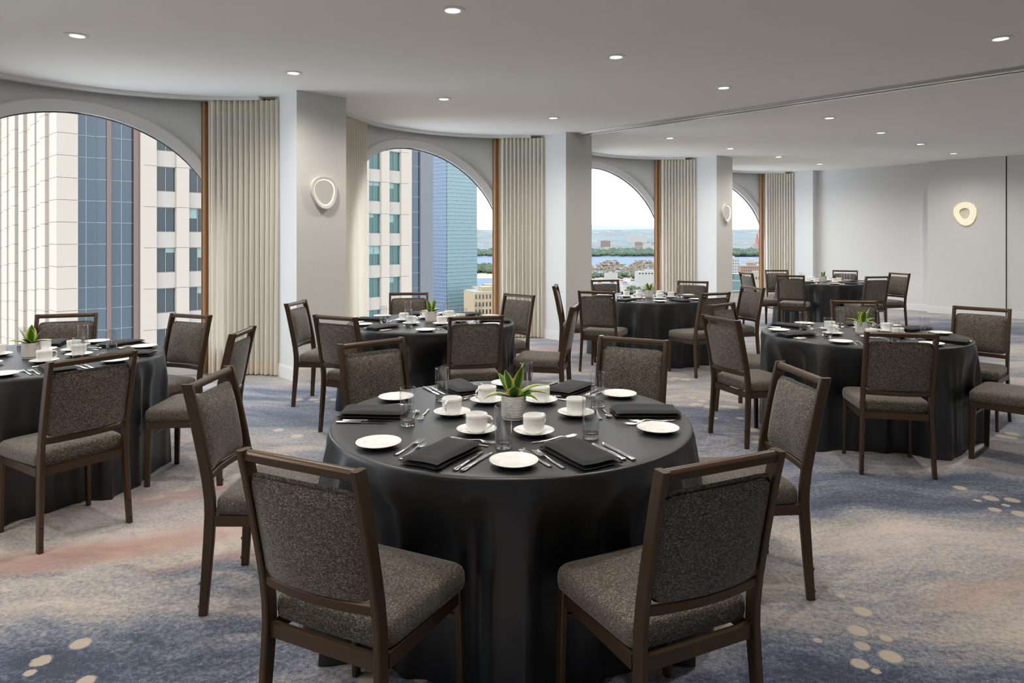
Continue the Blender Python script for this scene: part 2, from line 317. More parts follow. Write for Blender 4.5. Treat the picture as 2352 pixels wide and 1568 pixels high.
RA, ZS, SILL = 1.47, 1.345, .30
def arc(k, l, r, z):      # point on the curved bay: l = arc length along the wall face
    a = l / RW; s = PITCH * (k - 1) + SC
    return tuple(st(s + r * sin(a), TCN + r * cos(a), z))
def zarch(l, ra=RA): return ZS + math.sqrt(max(ra * ra - l * l, 0))
BAYV = {0: 'the cut-stone tower', 1: 'the blue glass skyscraper', 2: 'the river and stepped housing', 3: 'the red lattice mast'}
LL = sorted(set([-2.2 + .1 * i for i in range(8)] + [RA * sin(R(a)) for a in range(-90, 91, 4)] + [1.55 + .09 * i for i in range(6)] + [-RA, RA]))
def solid(o, th, off=-1):
    md = o.modifiers.new('thickness', 'SOLIDIFY'); md.thickness = th; md.offset = off
for k in range(-2, 4):  # unseen bays continue the window wall, added for their daylight
    m = M()
    for a, b in zip(LL[:-1], LL[1:]):
        q = lambda l, z: arc(k, l, RW, z)
        if b <= -RA + 1e-6 or a >= RA - 1e-6: m.add([q(a, 0), q(b, 0), q(b, HC), q(a, HC)], [(0, 1, 2, 3)])
        else:
            m.add([q(a, 0), q(b, 0), q(b, SILL), q(a, SILL)], [(0, 1, 2, 3)])
            m.add([q(a, zarch(a)), q(b, zarch(b)), q(b, HC), q(a, HC)], [(0, 1, 2, 3)])
    me = bpy.data.meshes.new('wall_bay'); me.from_pydata(m.v, [], m.f); me.update(); me.materials.append(MWALL)
    import bmesh
    bm = bmesh.new(); bm.from_mesh(me); bmesh.ops.remove_doubles(bm, verts=bm.verts, dist=1e-4)
    for f_ in bm.faces:
        if f_.normal.dot((st(PITCH * (k - 1) + SC, TCN, 0) - f_.calc_center_median()) * Vector((1, 1, 0))) < 0: f_.normal_flip()
        f_.smooth = True
    bm.to_mesh(me); bm.free()
    try: me.set_sharp_from_angle(angle=R(30))
    except Exception: pass
    o = link('wall_bay', me); solid(o, .10)
    struct(o, 'curved grey bay wall around the arched window onto ' + BAYV[k] if k in BAYV else 'curved grey bay wall around an arched window', 'wall')
    b = M()
    for i in range(len(LL) - 1):
        a_, b_ = LL[i], LL[i + 1]
        for (r0, z0, z1) in ((RW - .014, 0, .115), (RW - .008, .115, .13)):
            b.add([arc(k, a_, r0, z0), arc(k, b_, r0, z0), arc(k, b_, r0, z1), arc(k, a_, r0, z1), arc(k, b_, RW, z1), arc(k, a_, RW, z1)], [(0, 1, 2, 3), (3, 2, 4, 5)])
    put('baseboard', b, MBASE, o, 30)
    t = M(); path = [(-RA, SILL)] + [(-RA, SILL + (ZS - SILL) * i / 4) for i in range(1, 4)] + [(RA * sin(R(a)), ZS + RA * cos(R(a))) for a in range(-90, 91, 4)] + [(RA, ZS - (ZS - SILL) * i / 4) for i in range(1, 5)]
    ro = 1.60; pato = []
    for (l, z) in path:
        if z <= ZS + 1e-6: pato.append((ro if l > 0 else -ro, z))
        else:
            a = math.atan2(l, z - ZS); pato.append((ro * sin(a), ZS + ro * cos(a)))
    rings = []
    for (l, z), (l2, z2) in zip(path, pato):
        lm, zm = l + (l2 - l) * .88, z + (z2 - z) * .88
        rings.append([arc(k, l, RW + .07, z), arc(k, l, RW - .022, z), arc(k, l + (l2 - l) * .1, RW - .028, z + (z2 - z) * .1), arc(k, lm, RW - .028, zm), arc(k, l2, RW - .012, z2), arc(k, l2, RW + .002, z2)])
    t.loft(rings, False, False)
    wo = put('window_%d' % (k + 3), t, MTRIM, None, 35)
    struct(wo, 'tall arched window with a moulded surround onto ' + BAYV[k] if k in BAYV else 'tall arched window with a moulded surround', 'window')
    g = M(); cols = [RA * sin(R(a)) for a in range(-90, 91, 4)]
    for a, b2 in zip(cols[:-1], cols[1:]):
        g.add([arc(k, a, RW + .055, SILL), arc(k, b2, RW + .055, SILL), arc(k, b2, RW + .055, zarch(b2)), arc(k, a, RW + .055, zarch(a))], [(0, 1, 2, 3)])
    put('glass_pane', g, MPANE, wo)
    sl = M()
    for a, b2 in zip(cols[:-1], cols[1:]):
        sl.add([arc(k, a, RW - .03, SILL - .03), arc(k, b2, RW - .03, SILL - .03), arc(k, b2, RW - .03, SILL), arc(k, a, RW - .03, SILL), arc(k, b2, RW + .1, SILL), arc(k, a, RW + .1, SILL)], [(0, 1, 2, 3), (3, 2, 4, 5)])
    put('window_sill', sl, MTRIM, wo, 30)
    # edge seal round the glass
    e2 = M(); e2.loft([[arc(k, l, RW + .03, z), arc(k, l * .992, RW + .03, z - .012 * (z > ZS)), arc(k, l * .992, RW + .05, z - .012 * (z > ZS))] for (l, z) in path], False, False)
    put('glazing_seal', e2, mat('seal_grey', (.12, .13, .13), .5) if 'seal_grey' not in bpy.data.materials else bpy.data.materials['seal_grey'], wo)
    # curtain track
    tr = M(); rings = []
    for i in range(41):
        l = (-54 + 103 * i / 40) * pi / 180 * RW
        rings.append([arc(k, l, 2.08, HC), arc(k, l, 2.08, HC - .035), arc(k, l, 2.11, HC - .04), arc(k, l, 2.11, HC - .025), arc(k, l, 2.15, HC - .025), arc(k, l, 2.15, HC - .04), arc(k, l, 2.19, HC - .035), arc(k, l, 2.19, HC)])
    tr.loft(rings, True)
    if k >= 0: tag(put('curtain_track', tr, MTRIM, None, 30), 'curved white curtain track, window onto ' + BAYV[k], 'curtain track')

def curtain_thing(k, a0, a1, label, lean=1):
    r0 = 2.13; n = int((a1 - a0) * 7); rnd = random.Random(k * 31 + int(a0))
    ph = [rnd.uniform(.7, 1.3) for _ in range(400)]
    def wave(x, z):      # pleats, tight at the top, softer below
        i = x * (a1 - a0) * .62; j = int(i); fr = i - j
        amp = (.024 + .012 * ph[j + 3]) * (.75 + .35 * (1 - z / 3))
        return amp * sin(2 * pi * fr) + .012 * sin(i * .9 + k) * (1 - z / 3)
    def pt(x, z, dr=0.):
        a = a0 + (a1 - a0) * x + .18 * sin(x * 37 + z * 1.1) * (1 - z / 3)
        return arc(k, R(a) * RW, r0 + wave(x, z) + dr, z)
    zb, zt = .015, HC - .042
    o = bpy.data.objects.new('curtain', None); COL.objects.link(o); o.location = (0, 0, 0)
    tag(o, label, 'curtain', 'cream sheer curtains along the window wall')
    put('sheer_panel', M().grid(lambda x, v: pt(x, zb + .14 + (zt - .12 - zb - .14) * v), n * 2, 10), MSHEER, o, 60)
    put('header_band', M().grid(lambda x, v: pt(x, zt - .125 + .125 * v, -.003), n * 2, 2), MHEAD, o, 60)
    put('hem_band', M().grid(lambda x, v: pt(x, zb + .145 * v, -.003), n * 2, 2), MHEAD, o, 60)
    return o
def drape_thing(k, a0, a1, label):
    def pt(x, z):
        a = a0 + (a1 - a0) * x
        return arc(k, R(a) * RW, 2.185 + .022 * sin(x * 2 * pi * 2.0 + .6) + .01 * sin(z), z)
    o = put('drape', M().grid(lambda x, v: pt(x, .02 + (HC - .05 - .02) * v), 28, 8), MTAN, None, 60)
    solid(o, .006, 0)
    return tag(o, label, 'curtain', 'tan lining drapes behind the sheers')
for k in (0, 1, 2, 3):
    curtain_thing(k, 33.6 if k < 1 else 36.3, 54.6, 'cream sheer curtain at the window onto ' + BAYV[k])
    drape_thing(k, *((31.2, 34.2) if k < 1 else (33.6, 36.8)), 'narrow tan drape at the window onto ' + BAYV[k])
curtain_thing(1, -52, -26.3, 'pale sheer curtain hanging beside the ring lamp pillar')

# sliding-wall track in the ceiling
o = bpy.data.objects.new('partition_track', None); COL.objects.link(o); o.location = st(4.46, -5, HC)
def rput(name, m, ma, par):   # mesh made in world space, child of a moved empty
    c = put(name, m, ma, par, False); c.matrix_parent_inverse = Matrix.Translation(par.location).inverted(); return c
rput('track_rail', rbox(M(), (4.37, -10.5, HC - .028), (4.435, -.02, HC)), MTRACK, o)
rput('track_rail', rbox(M(), (4.485, -10.5, HC - .028), (4.55, -.02, HC)), MTRACK, o)
rput('track_slot', rbox(M(), (4.435, -10.5, HC - .012), (4.485, -.02, HC)), MDARK, o)
rput('track_edge', rbox(M(), (4.335, -10.5, HC - .010), (4.37, -.02, HC)), MTRACK, o)
rput('track_edge', rbox(M(), (4.55, -10.5, HC - .012), (4.58, -.02, HC)), MTRACK, o)
tag(o, 'long metal sliding-wall track crossing the ceiling from the pillar', 'ceiling track')

# downlights
RINGM = M().lathe([(.050, 0), (.050, -.004), (.055, -.008), (.085, -.006), (.088, 0)], 28).mesh('trim_ring', MRING)
LENSM = M().lathe([(0.0001, -.003), (.05, -.003)], 24).mesh('lens', MLENS)
LAMP = bpy.data.lights.new('downlight_lamp', 'SPOT'); LAMP.energy = LAMP_W; LAMP.spot_size = R(160); LAMP.spot_blend = .9; LAMP.shadow_soft_size = .05; LAMP.color = (1, .93, .84)
SG = [-5.65, -3.88, -2.11, -.36, 1.41, 3.18, 5.80, 7.62, 9.40, 11.25]  # columns outside the view continue the grid, added to balance the light
for t_, where in ((-.69, 'in the window row'), (-3.12, 'in the middle row'), (-5.5, 'in the row far from windows')):
    for s in SG:
        part = 'before the ceiling track' if s < 4 else 'beyond the ceiling track'
        o = bpy.data.objects.new('downlight', None); COL.objects.link(o); o.location = st(s, t_, HC)
        tag(o, 'small recessed ceiling light %s, %s' % (where, part), 'ceiling light', 'recessed lights %s, %s' % (where, part))
        link('trim_ring', RINGM, o); link('lens', LENSM, o)
        l = link('lamp', LAMP, o); l.location = (0, 0, -.02)

# wall lamps
def pebble(r, n=48, k=1.0):
    out = []
    for i in range(n):
        a = 2 * pi * i / n; rr = r * (1 + k * (.055 * cos(3 * (a - R(97)) + pi) + .035 * cos(2 * (a - R(110)))))
        out.append((rr * cos(a) * .93, rr * sin(a) * 1.04))
    return out
def sconce(loc, ang, label, size, tiers):
    o = bpy.data.objects.new('wall_lamp', None); COL.objects.link(o); o.location = loc; o.rotation_euler = (0, 0, ang)   # local -y looks into the room
    def ringm(ro, ri, y0, y1, y2):   # closed ring: outer back, outer front, inner front, inner back
        a = pebble(ro); b = pebble(ro * .985); c = pebble(ri); m = M()
        rr = [[(x, y0, z) for x, z in a], [(x, y1 + .006, z) for x, z in a], [(x, y1, z) for x, z in b], [(x, y2, z) for x, z in c], [(x, y0, z) for x, z in c]]
        return m.loft(rr, False)
    def disc(r, y):
        m = M(); p = pebble(r); m.add([(x, y, z) for x, z in p], [tuple(range(len(p)))]); return m
    if tiers == 1:
        put('rim', ringm(size, size * .80, 0, -.05, -.044), MTRIM, o, 50)
        p, q = pebble(size * .80), pebble(size * .765)
        put('glow_strip', M().loft([[(x, -.041, z) for x, z in p], [(x, -.02, z) for x, z in q]], False), MGLOW, o, 50)
        a = pebble(size * .75); put('centre_disc', M().loft([[(x, -.012, z) for x, z in a], [(x, -.034, z) for x, z in a]], True), MGREY, o, 50)
        put('back_plate', disc(size * .8, -.010), MGLOW, o)
    else:
        for i, (a, b) in enumerate(((1., .83), (.83, .66), (.66, .49))):
            put('stepped_ring', ringm(size * a, size * b, 0, -.03 - .016 * i, -.024 - .016 * i), MGLOW2, o, 50)
            p = pebble(size * (b + .05)); q = pebble(size * (b - .002))
            put('glow_strip', M().loft([[(x, -.024 - .016 * i, z) for x, z in p], [(x, -.031 - .016 * i, z) for x, z in q]], False), MGLOW, o, 50)
        put('centre_disc', disc(size * .50, -.012), MGREY, o)
    return tag(o, label, 'wall lamp')
sconce(st(.30, -.001, 2.01), ANG, 'glowing pebble-shaped ring lamp on the wide grey pillar', .165, 1)
sconce(st(PITCH * 2 + .32, -.001, 2.0), ANG, 'small pebble ring lamp on the pillar before the last arched window', .165, 1)
sconce(st(12.449, -3.02, 2.0), ANG - pi / 2, 'three-stepped glowing pebble lamp on the projecting wall panel', .22, 3)

# ------------------------------------------------------------------ chairs
def interp(tab, z):
    for (y0, z0), (y1, z1) in zip(tab[:-1], tab[1:]):
        if z <= z1: return y0 + (y1 - y0) * (z - z0) / (z1 - z0)
    return tab[-1][0]
POST = [(.228, 0), (.219, .14), (.209, .30), (.205, .40), (.207, .46), (.217, .54), (.232, .62), (.257, .74), (.281, .85), (.297, .912), (.2995, .922)]
def rrect(w, d, c=.18):      # rounded rectangle outline, centred
    a, b = w / 2, d / 2; k = c * min(w, d)
    return [(a, -b + k), (a, b - k), (a - k, b), (-a + k, b), (-a, b - k), (-a, -b + k), (-a + k, -b), (a - k, -b)]
CH = {}
def chair_meshes():
    for sx in (-1, 1):
        m = M(); rings = []
        for i, (y, z) in enumerate(POST):
            q = POST[min(i + 1, len(POST) - 1)]; p = POST[max(i - 1, 0)]
            ty, tz = q[0] - p[0], q[1] - p[1]; L = math.hypot(ty, tz); ny, nz = tz / L, -ty / L
            d = .034 + .010 * min(1, z / .35); zz = z
            if i in (0, len(POST) - 1): ny, nz = 1, 0
            x0 = sx * (.199 + .014 * max(0, 1 - z / .4))
            rings.append([(x0 + u, y + v * ny, zz + v * nz) for u, v in rrect(.023, d)])
        m.loft(rings); CH['post%d' % sx] = m.mesh('rear_post', MFRAME, 35)
        m = M(); m.loft([[(sx * .212 + u * .9, -.205 + v, 0) for u, v in rrect(.022, .030)], [(sx * .205 + u, -.196 + v, .396) for u, v in rrect(.024, .038)]]); CH['leg%d' % sx] = m.mesh('front_leg', MFRAME, 35)
    m = M(); prof = [(.297, .886), (.297, .9), (.300, .908), (.306, .9135), (.315, .915), (.323, .912), (.329, .905), (.329, .888), (.325, .884), (.302, .884)]
    m.loft([[(x, y - .0195, z + .007) for y, z in prof] for x in (-.189, .189)]); CH['rail'] = m.mesh('top_rail', MFRAME, 35)
    m = M(); rings = []
    for i in range(13):
        x = -.189 + .378 * i / 12; b = .006 + .022 * (1 - (x / .189) ** 2); y = interp(POST, .53) + b
        rings.append([(x, y + v, 0.5285 + u) for u, v in rrect(.032, .020, .25)])
    m.loft(rings); CH['bar'] = m.mesh('back_crossbar', MFRAME, 35)
    def pad(z0, z1, tf, off, hw):
        def sec(v, side):
            return v
        m = M(); nu, nv = 14, 14; rings = []
        zm, zh = (z0 + z1) / 2, (z1 - z0) / 2
        def centre(x, z):
            k = (z - .548) / .31
            return interp(POST, z) + (.004 + .024 * (1 - k)) * (1 - (x / .187) ** 2)
        def P(u, v, th):
            e = 1 - max(abs(u) ** 7, abs(v) ** 7); rr = 1 - .05 * (abs(u) * abs(v)) ** 10
            x = hw * u * rr; z = zm + zh * v * rr
            dome = (1 - abs(u) ** 3) * (1 - abs(v) ** 3)
            return (x, centre(x, z) + off + th * (.40 * max(e, 0) ** .5 + .60 * dome), z)
        g = lambda th: [[P(-1 + 2 * i / nu, -1 + 2 * j / nv, th) for i in range(nu + 1)] for j in range(nv + 1)]
        a = g(tf); b = g(-tf * .05)
        m.add([p for r_ in a for p in r_], [(j * (nu + 1) + i, j * (nu + 1) + i + 1, (j + 1) * (nu + 1) + i + 1, (j + 1) * (nu + 1) + i) for j in range(nv) for i in range(nu)])
        n1 = len(m.v)
        m.add([p for r_ in b for p in r_], [(j * (nu + 1) + i, (j + 1) * (nu + 1) + i, (j + 1) * (nu + 1) + i + 1, j * (nu + 1) + i + 1) for j in range(nv) for i in range(nu)])
        ring = [i for i in range(nu + 1)] + [j * (nu + 1) + nu for j in range(1, nv + 1)] + [nv * (nu + 1) + i for i in range(nu - 1, -1, -1)] + [j * (nu + 1) for j in range(nv - 1, 0, -1)]
        for p, q in zip(ring, ring[1:] + ring[:1]): m.f.append((p, q, q + n1, p + n1))
        return m
    CH['front'] = pad(.546, .862, -.040, .004, .1865).mesh('backrest', MFAB, 60)
    CH['rear'] = pad(.546, .848, .011, .010, .1872).mesh('back_panel', MFAB, 60)
    # seat cushion: stacked rounded outlines
    def outline(ins, z, dome=0.):
        pts = []
        for i in range(40):
            a = 2 * pi * i / 40; c_, s_ = cos(a), sin(a); p = .16
            x = math.copysign(abs(c_) ** p, c_); y = math.copysign(abs(s_) ** p, s_)
            yy = -.018 + (.204 - ins) * y; hw = .2235 - .018 * (yy + .222) / .408 - ins
            pts.append((x * hw, yy, z + dome))
        return pts
    m = M(); m.loft([outline(.006, .396), outline(.0, .401), outline(-.003, .418), outline(-.002, .446), outline(.002, .459), outline(.009, .4675), outline(.028, .4745), outline(.08, .480), outline(.14, .484), outline(.195, .485)])
    CH['seat'] = m.mesh('seat', MFAB, 60)
    m = M()
    for a, b in (((-.212, -.212, .354), (-.192, .184, .396)), ((.192, -.212, .354), (.212, .184, .396)), ((-.191, -.212, .354), (.191, -.192, .396)), ((-.187, .193, .356), (.187, .213, .396))): m.box(a, b)
    CH['frame'] = m.mesh('seat_frame', MFRAME, False)
    CH['str'] = M().box((-.196, -.206, .292), (.196, -.194, .310)).mesh('stretcher', MFRAME, False)
    CH['stud'] = M().lathe([(.0001, .006), (.005, .005), (.0075, .002), (.008, 0)], 10).mesh('bumper', MBUMP)
chair_meshes()
def chair(x, y, rz, label):      # x, y: middle of the top rail's rear edge; local +y is the chair's back
    b = Vector((-sin(rz), cos(rz), 0)); c = Vector((x, y, 0)) - b * .310
    o = bpy.data.objects.new('banquet_chair', None); COL.objects.link(o); o.location = c; o.rotation_euler = (0, 0, rz)
    tag(o, label, 'chair', 'banquet chairs round the black tables')
    for s in (-1, 1):
        p = link('rear_post', CH['post%d' % s], o)
        for z in (.035, .125):
            q = link('bumper', CH['stud'], p); q.location = (s * (.199 + .014 * (1 - z / .4)), interp(POST, z) + .0165 + .003 * z / .125, z); q.rotation_euler = (R(-90), 0, 0)
        link('front_leg', CH['leg%d' % s], o)
    link('top_rail', CH['rail'], o); link('back_crossbar', CH['bar'], o); link('backrest', CH['front'], o); link('back_panel', CH['rear'], o)
    link('seat', CH['seat'], o); link('seat_frame', CH['frame'], o); link('stretcher', CH['str'], o)
    return o
ZT = .922
def toppt(px, py): d = FPX * (EYE - ZT) / (py - YH); return Vector(((px - CX) / FPX * d, d, 0))
# two ends of each top rail in the photograph; the rail's height and the chair's width give its place and turn
def chair_px(xl, yl, xr, yr, table, label, turn=None):
    a, b = toppt(xl, yl), toppt(xr, yr); mid = (a + b) / 2
    if turn is None:
        th0 = math.atan2(b.y - a.y, b.x - a.x); want = (xr - xl) / FPX; best = None
        for i in range(-140, 141):
            th = th0 + R(i * .25); p = mid - Vector((cos(th), sin(th), 0)) * .21; q = mid + Vector((cos(th), sin(th), 0)) * .21
            e = abs(q.x / q.y - p.x / p.y - want) + .0006 * abs(i) * .25
            if best is None or e < best[0]: best = (e, th)
        th = best[1]
    else: th = R(turn)
    nrm = Vector((-sin(th), cos(th), 0)); out = mid - Vector((table[0], table[1], 0))
    if nrm.dot(out) < 0: th += pi
    bk = Vector((-sin(th), cos(th), 0)); fd = (mid - bk * .532 - Vector((table[0], table[1], 0))).length      # seat front to table middle: chairs stand at the cloth, not through it
    mid = mid + bk * (max(.61, min(.86, fd)) - fd)
    c_ = mid - bk * .310; SEATED.append((c_.x, c_.y, th)); return chair(mid.x, mid.y, th, label)

SEATED = []
TABLES = dict(T1=(-.005, 2.905), T2=(-3.03, 4.33), T3=(-.73, 6.20), T4=(1.74, 8.73), T5=(5.38, 11.86), T6=(2.765, 5.42))
TN = dict(T1='the ribbed-pot table', T2='the stone tower window table', T3='the skyscraper window table', T4='the river window table', T5='the end wall table', T6='the open carpet table')
BC = 'bronze chair at %s, '
CHAIRS = [('T1', (543, 1036, 826, 1079), -26, 'back to open floor, beside the stone-tower side chair'), ('T1', (1515, 1082, 1806, 1036), 25.5, 'back to open floor, beside the open-carpet side chair'),
    ('T1', (421, 882, 522, 840), None, 'its back towards the stone tower window table'), ('T1', (1795, 828, 1904.5, 868.5), None, 'its back towards the open carpet table'),
    ('T1', (775.5, 789, 923, 774), None, 'its back towards the skyscraper window table'), ('T1', (1380, 769.6, 1535, 780.5), None, 'its back towards the river window table'),
    ('T2', (112, 830, 316, 806), None, 'its back turned to the rust carpet'), ('T2', (76.5, 725, 214.5, 720.5), None, 'its back to the window and stone wall'),
    ('T2', (383, 720.5, 472, 724.5), None, 'dark against the window beside the tan drape'), ('T2', (537, 767, 586.5, 748), None, 'before the cream curtain'),
    ('T3', (654, 697, 698, 688), None, 'edge-on beside the ring lamp pillar'), ('T3', (719, 722.6, 816, 729), None, 'back turned, between the pillar and the table'),
    ('T3', (1034.5, 727, 1152, 724), None, 'back turned, covering the table edge'), ('T3', (1161, 673, 1229, 678), None, 'before the cream curtain'),
    ('T3', (896, 671.5, 981, 670.5), None, 'its back to the window'), ('T3', (1318, 704, 1331, 697), 77, 'seen edge-on before the next table'),
    ('T4', (1269.3, 657.2, 1275.7, 652), 82, 'edge-on beside the lampless pillar'), ('T4', (1330, 668.7, 1397, 671), -25, 'back turned, beside the lampless pillar'),
    ('T4', (1364, 643, 1423, 642), None, 'its back to the window'), ('T4', (1553.6, 645, 1619, 647), None, 'before the curtain and pillar'),
    ('T4', (1619, 675, 1686, 670), None, 'back turned, behind the open carpet table'), ('T4', (1733, 657, 1754, 659), -72, 'turned aside, behind the open carpet table'),
    ('T5', (1704, 625, 1719, 626.6), -80, 'edge-on against the last arched window'), ('T5', (1763, 619.5, 1803, 619.5), -3, 'half hidden before the tan drape'),
    ('T5', (1788, 631, 1843, 632.5), -32, 'back turned, its pale seat showing'), ('T5', (1915.4, 620, 1967, 621), None, 'its back to the grey wall'),
    ('T5', (1992, 634.6, 2043, 634), None, 'dark back turned to the open carpet table'), ('T5', (2054, 625.6, 2081.6, 627.5), -74, 'turned aside towards the bare wall corner'),
    ('T6', (1614, 724, 1690, 734), -70, 'back turned, beside the dotted carpet'), ('T6', (1625, 702, 1681, 691), None, 'half hidden behind another chair'),
    ('T6', (1904, 688.5, 2017, 690), None, 'its back towards the end wall table'), ('T6', (1986, 762, 2160, 766), None, 'back turned, covering the tablecloth'),
    ('T6', (2201.6, 701, 2316, 708), None, 'its back to the wall lamp')]
for t_, px, turn, d in CHAIRS: chair_px(*px, TABLES[t_], (BC % TN[t_]) + d, turn)
chair(3.655, 4.47, R(43.5) + pi, (BC % TN['T6']) + 'mostly its seat in sight'); SEATED.append((3.655 + .310 * sin(R(43.5) + pi), 4.47 - .310 * cos(R(43.5) + pi), R(43.5) + pi))

# ------------------------------------------------------------------ tables and cloths
def cloth_limit(tx, ty, an):      # how far the skirt can hang out at this bearing before a chair seat stops it
    best = 9.
    for (x, y, th) in SEATED:
        if math.hypot(x - tx, y - ty) > 1.4: continue
        fw = Vector((sin(th), -cos(th))); sd = Vector((cos(th), sin(th))); d = Vector((cos(an), sin(an))); k = -d.dot(fw)
        if k < .3: continue
        c = Vector((x - tx, y - ty)); front = (-c.dot(fw) - .250) / k; lat = abs((d * front - c).dot(sd))
        if front > 0: best = min(best, front + max(0, lat - .245) * 1.2)
    return best
def cloth_mesh(seed, tx=0, ty=0):
    rnd = random.Random(seed); n = 320; ZTB = .755; RT = .747
    folds = []; a = 0.
    while a < 2 * pi - .12: folds.append((a, rnd.uniform(.35, 1.))); a += rnd.uniform(.20, .36)
    def fold(an):
        s = 0.
        for c, w_ in folds:
            d = (an - c + pi) % (2 * pi) - pi
            s += w_ * math.exp(-(d / .062) ** 2)
        return s
    prof = [(.0001, 0), (.25, 0), (.5, 0), (.70, 0), (RT - .012, 0)]
    rows = [(RT - .004, -.002, 0), (RT, -.008, 0), (RT + .001, -.02, .01), (0, -.05, .09), (0, -.10, .22), (0, -.18, .40), (0, -.28, .56), (0, -.40, .70), (0, -.53, .82), (0, -.65, .92), (0, -.751, 1.)]
    vs_ = []; fs = []
    for i in range(n):
        an = 2 * pi * i / n; f = fold(an); lo = .5 + .5 * sin(an * 3 + seed)
        ring = [(r, z) for r, z in prof]
        for r, z, g in rows:
            if r == 0: r = RT + .004 + .022 * g
            r = r + g * (.088 * f - .016 + .012 * lo) * (.9 + .1 * g); k = min(1, max(0, (-z - .03) / .20))
            lim = cloth_limit(tx, ty, an) - .035 * max(0, 1 - f); r = r + (min(r, lim) - r) * k * k * (3 - 2 * k)
            ring.append((r, z))
        for r, z in ring: vs_.append((r * cos(an), r * sin(an), ZTB + z))
    m = len(prof) + len(rows)
    for i in range(n):
        j = (i + 1) % n
        for k in range(m - 1): fs.append((i * m + k, j * m + k, j * m + k + 1, i * m + k + 1))
    mm = M(); mm.add(vs_, fs); return mm
TOPM = M().lathe([(.0001, .715), (.735, .715), (.74, .72), (.74, .742), (.735, .747), (.0001, .747)], 48).mesh('table_top', varied('table_plywood', (.35, .24, .14), (.42, .30, .18), 12, .6), 40)
LEGM = M().tube([(0, 0, 0), (0, 0, .715)], .016, 10).mesh('leg', mat('table_steel', (.2, .2, .2), .4, .8))
TP = dict(T1='ringed by six chairs, ribbed pot in its middle', T2='beside the stone tower window', T3='before the blue skyscraper window', T4='before the river and stepped housing window', T5='by the bare end wall', T6='out on open carpet, away from every window')
for i, (t_, (x, y)) in enumerate(TABLES.items()):
    o = bpy.data.objects.new('banquet_table', None); COL.objects.link(o); o.location = (x, y, 0)
    tag(o, 'round table under a black cloth ' + TP[t_], 'table')
    link('table_top', TOPM, o)
    for a in range(4): link('leg', LEGM, o, (.36 * cos(a * pi / 2 + .6), .36 * sin(a * pi / 2 + .6), 0))
    c = put('tablecloth', cloth_mesh(i * 5 + 3, x, y), MCLOTH, None, 60, (x, y, 0))
    tag(c, 'floor-length black cloth on the round table ' + TP[t_], 'tablecloth')

# ------------------------------------------------------------------ tableware
ZC = .7555
PLATE = M().lathe([(.0001, .004), (.044, .004), (.050, .006), (.056, .0105), (.066, .0125), (.074, .0145), (.080, .0165), (.082, .018), (.0825, .0168), (.078, .0135), (.060, .006), (.050, .001), (.045, 0), (.0001, 0)], 40).mesh('bread_plate', MCUPS, 50)
SAUC = M().lathe([(.0001, .006), (.026, .006), (.029, .0045), (.034, .0055), (.050, .0095), (.068, .0155), (.077, .0195), (.0785, .0190), (.076, .0165), (.055, .006), (.040, .001), (.036, 0), (.0001, 0)], 40).mesh('saucer', MCUPS, 50)
CUP = M().lathe([(.0001, .006), (.030, .006), (.0355, .012), (.0385, .026), (.0395, .050), (.0400, .068), (.0412, .0695), (.0428, .068), (.0428, .055), (.0422, .053), (.0425, .050), (.042, .030), (.0415, .028), (.0412, .022), (.036, .008), (.030, .001), (.027, 0), (.0001, .001)], 36).mesh('coffee_cup', MCUPS, 50)
HAND = M().tube([(.040, 0, .060), (.050, 0, .0635), (.060, 0, .0605), (.0665, 0, .052), (.0670, 0, .040), (.062, 0, .029), (.053, 0, .021), (.040, 0, .0165)], [.0055, .005, .0045, .0045, .0045, .0045, .005, .0058], 8).mesh('handle', MCUPS, 60)
TBASE = M().lathe([(.0001, .016), (.020, .0165), (.0265, .020), (.0285, .023), (.0291, .021), (.0290, .004), (.0275, .001), (.0001, .0015)], 32).mesh('thick_base', MBASEGL, 50)
TUMB = M().lathe([(.0300, .148), (.0301, .1515), (.0308, .1527), (.0315, .1515), (.0315, .145), (.0308, .030), (.0303, .003), (.0292, .0005)], 32).mesh('water_glass', MGLASS, 50)
def oval(cx_, y, z, hw, hh, n=8): return [(cx_ + hw * cos(2 * pi * k / n), y, z + hh * sin(2 * pi * k / n)) for k in range(n)]
def handle_rings(L0, L1, w0, w1, zf):      # from the butt at y=L0 to the neck at y=L1
    rs = []
    for i in range(9):
        q = i / 8; y = L0 + (L1 - L0) * q; ww = w0 + (w1 - w0) * q ** .7
        if i == 0: ww *= .72
        rs.append(oval(0, y, zf(q), ww, .0022))
    return rs
def fork():
    m = M(); zf = lambda q: .0024 + .006 * max(0, q - .55) / .45
    m.loft(handle_rings(-.095, .030, .0098, .0032, zf))
    rs = [oval(0, .030, .0084, .0032, .002), oval(0, .036, .0080, .007, .0014), oval(0, .043, .0062, .0115, .0012), (oval(0, .052, .0048, .0125, .0011)), oval(0, .056, .0045, .0125, .001)]
    m.loft(rs)
    for x in (-.0106, -.0036, .0036, .0106):
        m.loft([oval(x, .054, .0046, .0021, .001, 6), oval(x, .070, .0046, .0020, .001, 6), oval(x * .98, .084, .0058, .0018, .0009, 6), oval(x * .96, .098, .0085, .0008, .0006, 6)])
    return m
def knife():
    m = M(); m.loft([oval(0, -.105, .004, .0075, .0034), oval(0, -.100, .004, .0098, .0038), oval(0, -.06, .004, .0092, .0036), oval(0, -.01, .004, .0078, .0034), oval(0, 0, .004, .006, .003)])
    rs = []
    for y, xl, xr in ((0, -.005, .005), (.008, -.008, .0065), (.03, -.0098, .007), (.06, -.0100, .0068), (.085, -.009, .0058), (.100, -.006, .0045), (.108, .0005, .003)):
        rs.append([(xl, y, .0035), ((xl + xr) / 2, y, .0028), (xr, y, .0026), (xr, y, .0048), ((xl + xr) / 2, y, .0044)])
    m.loft(rs); return m
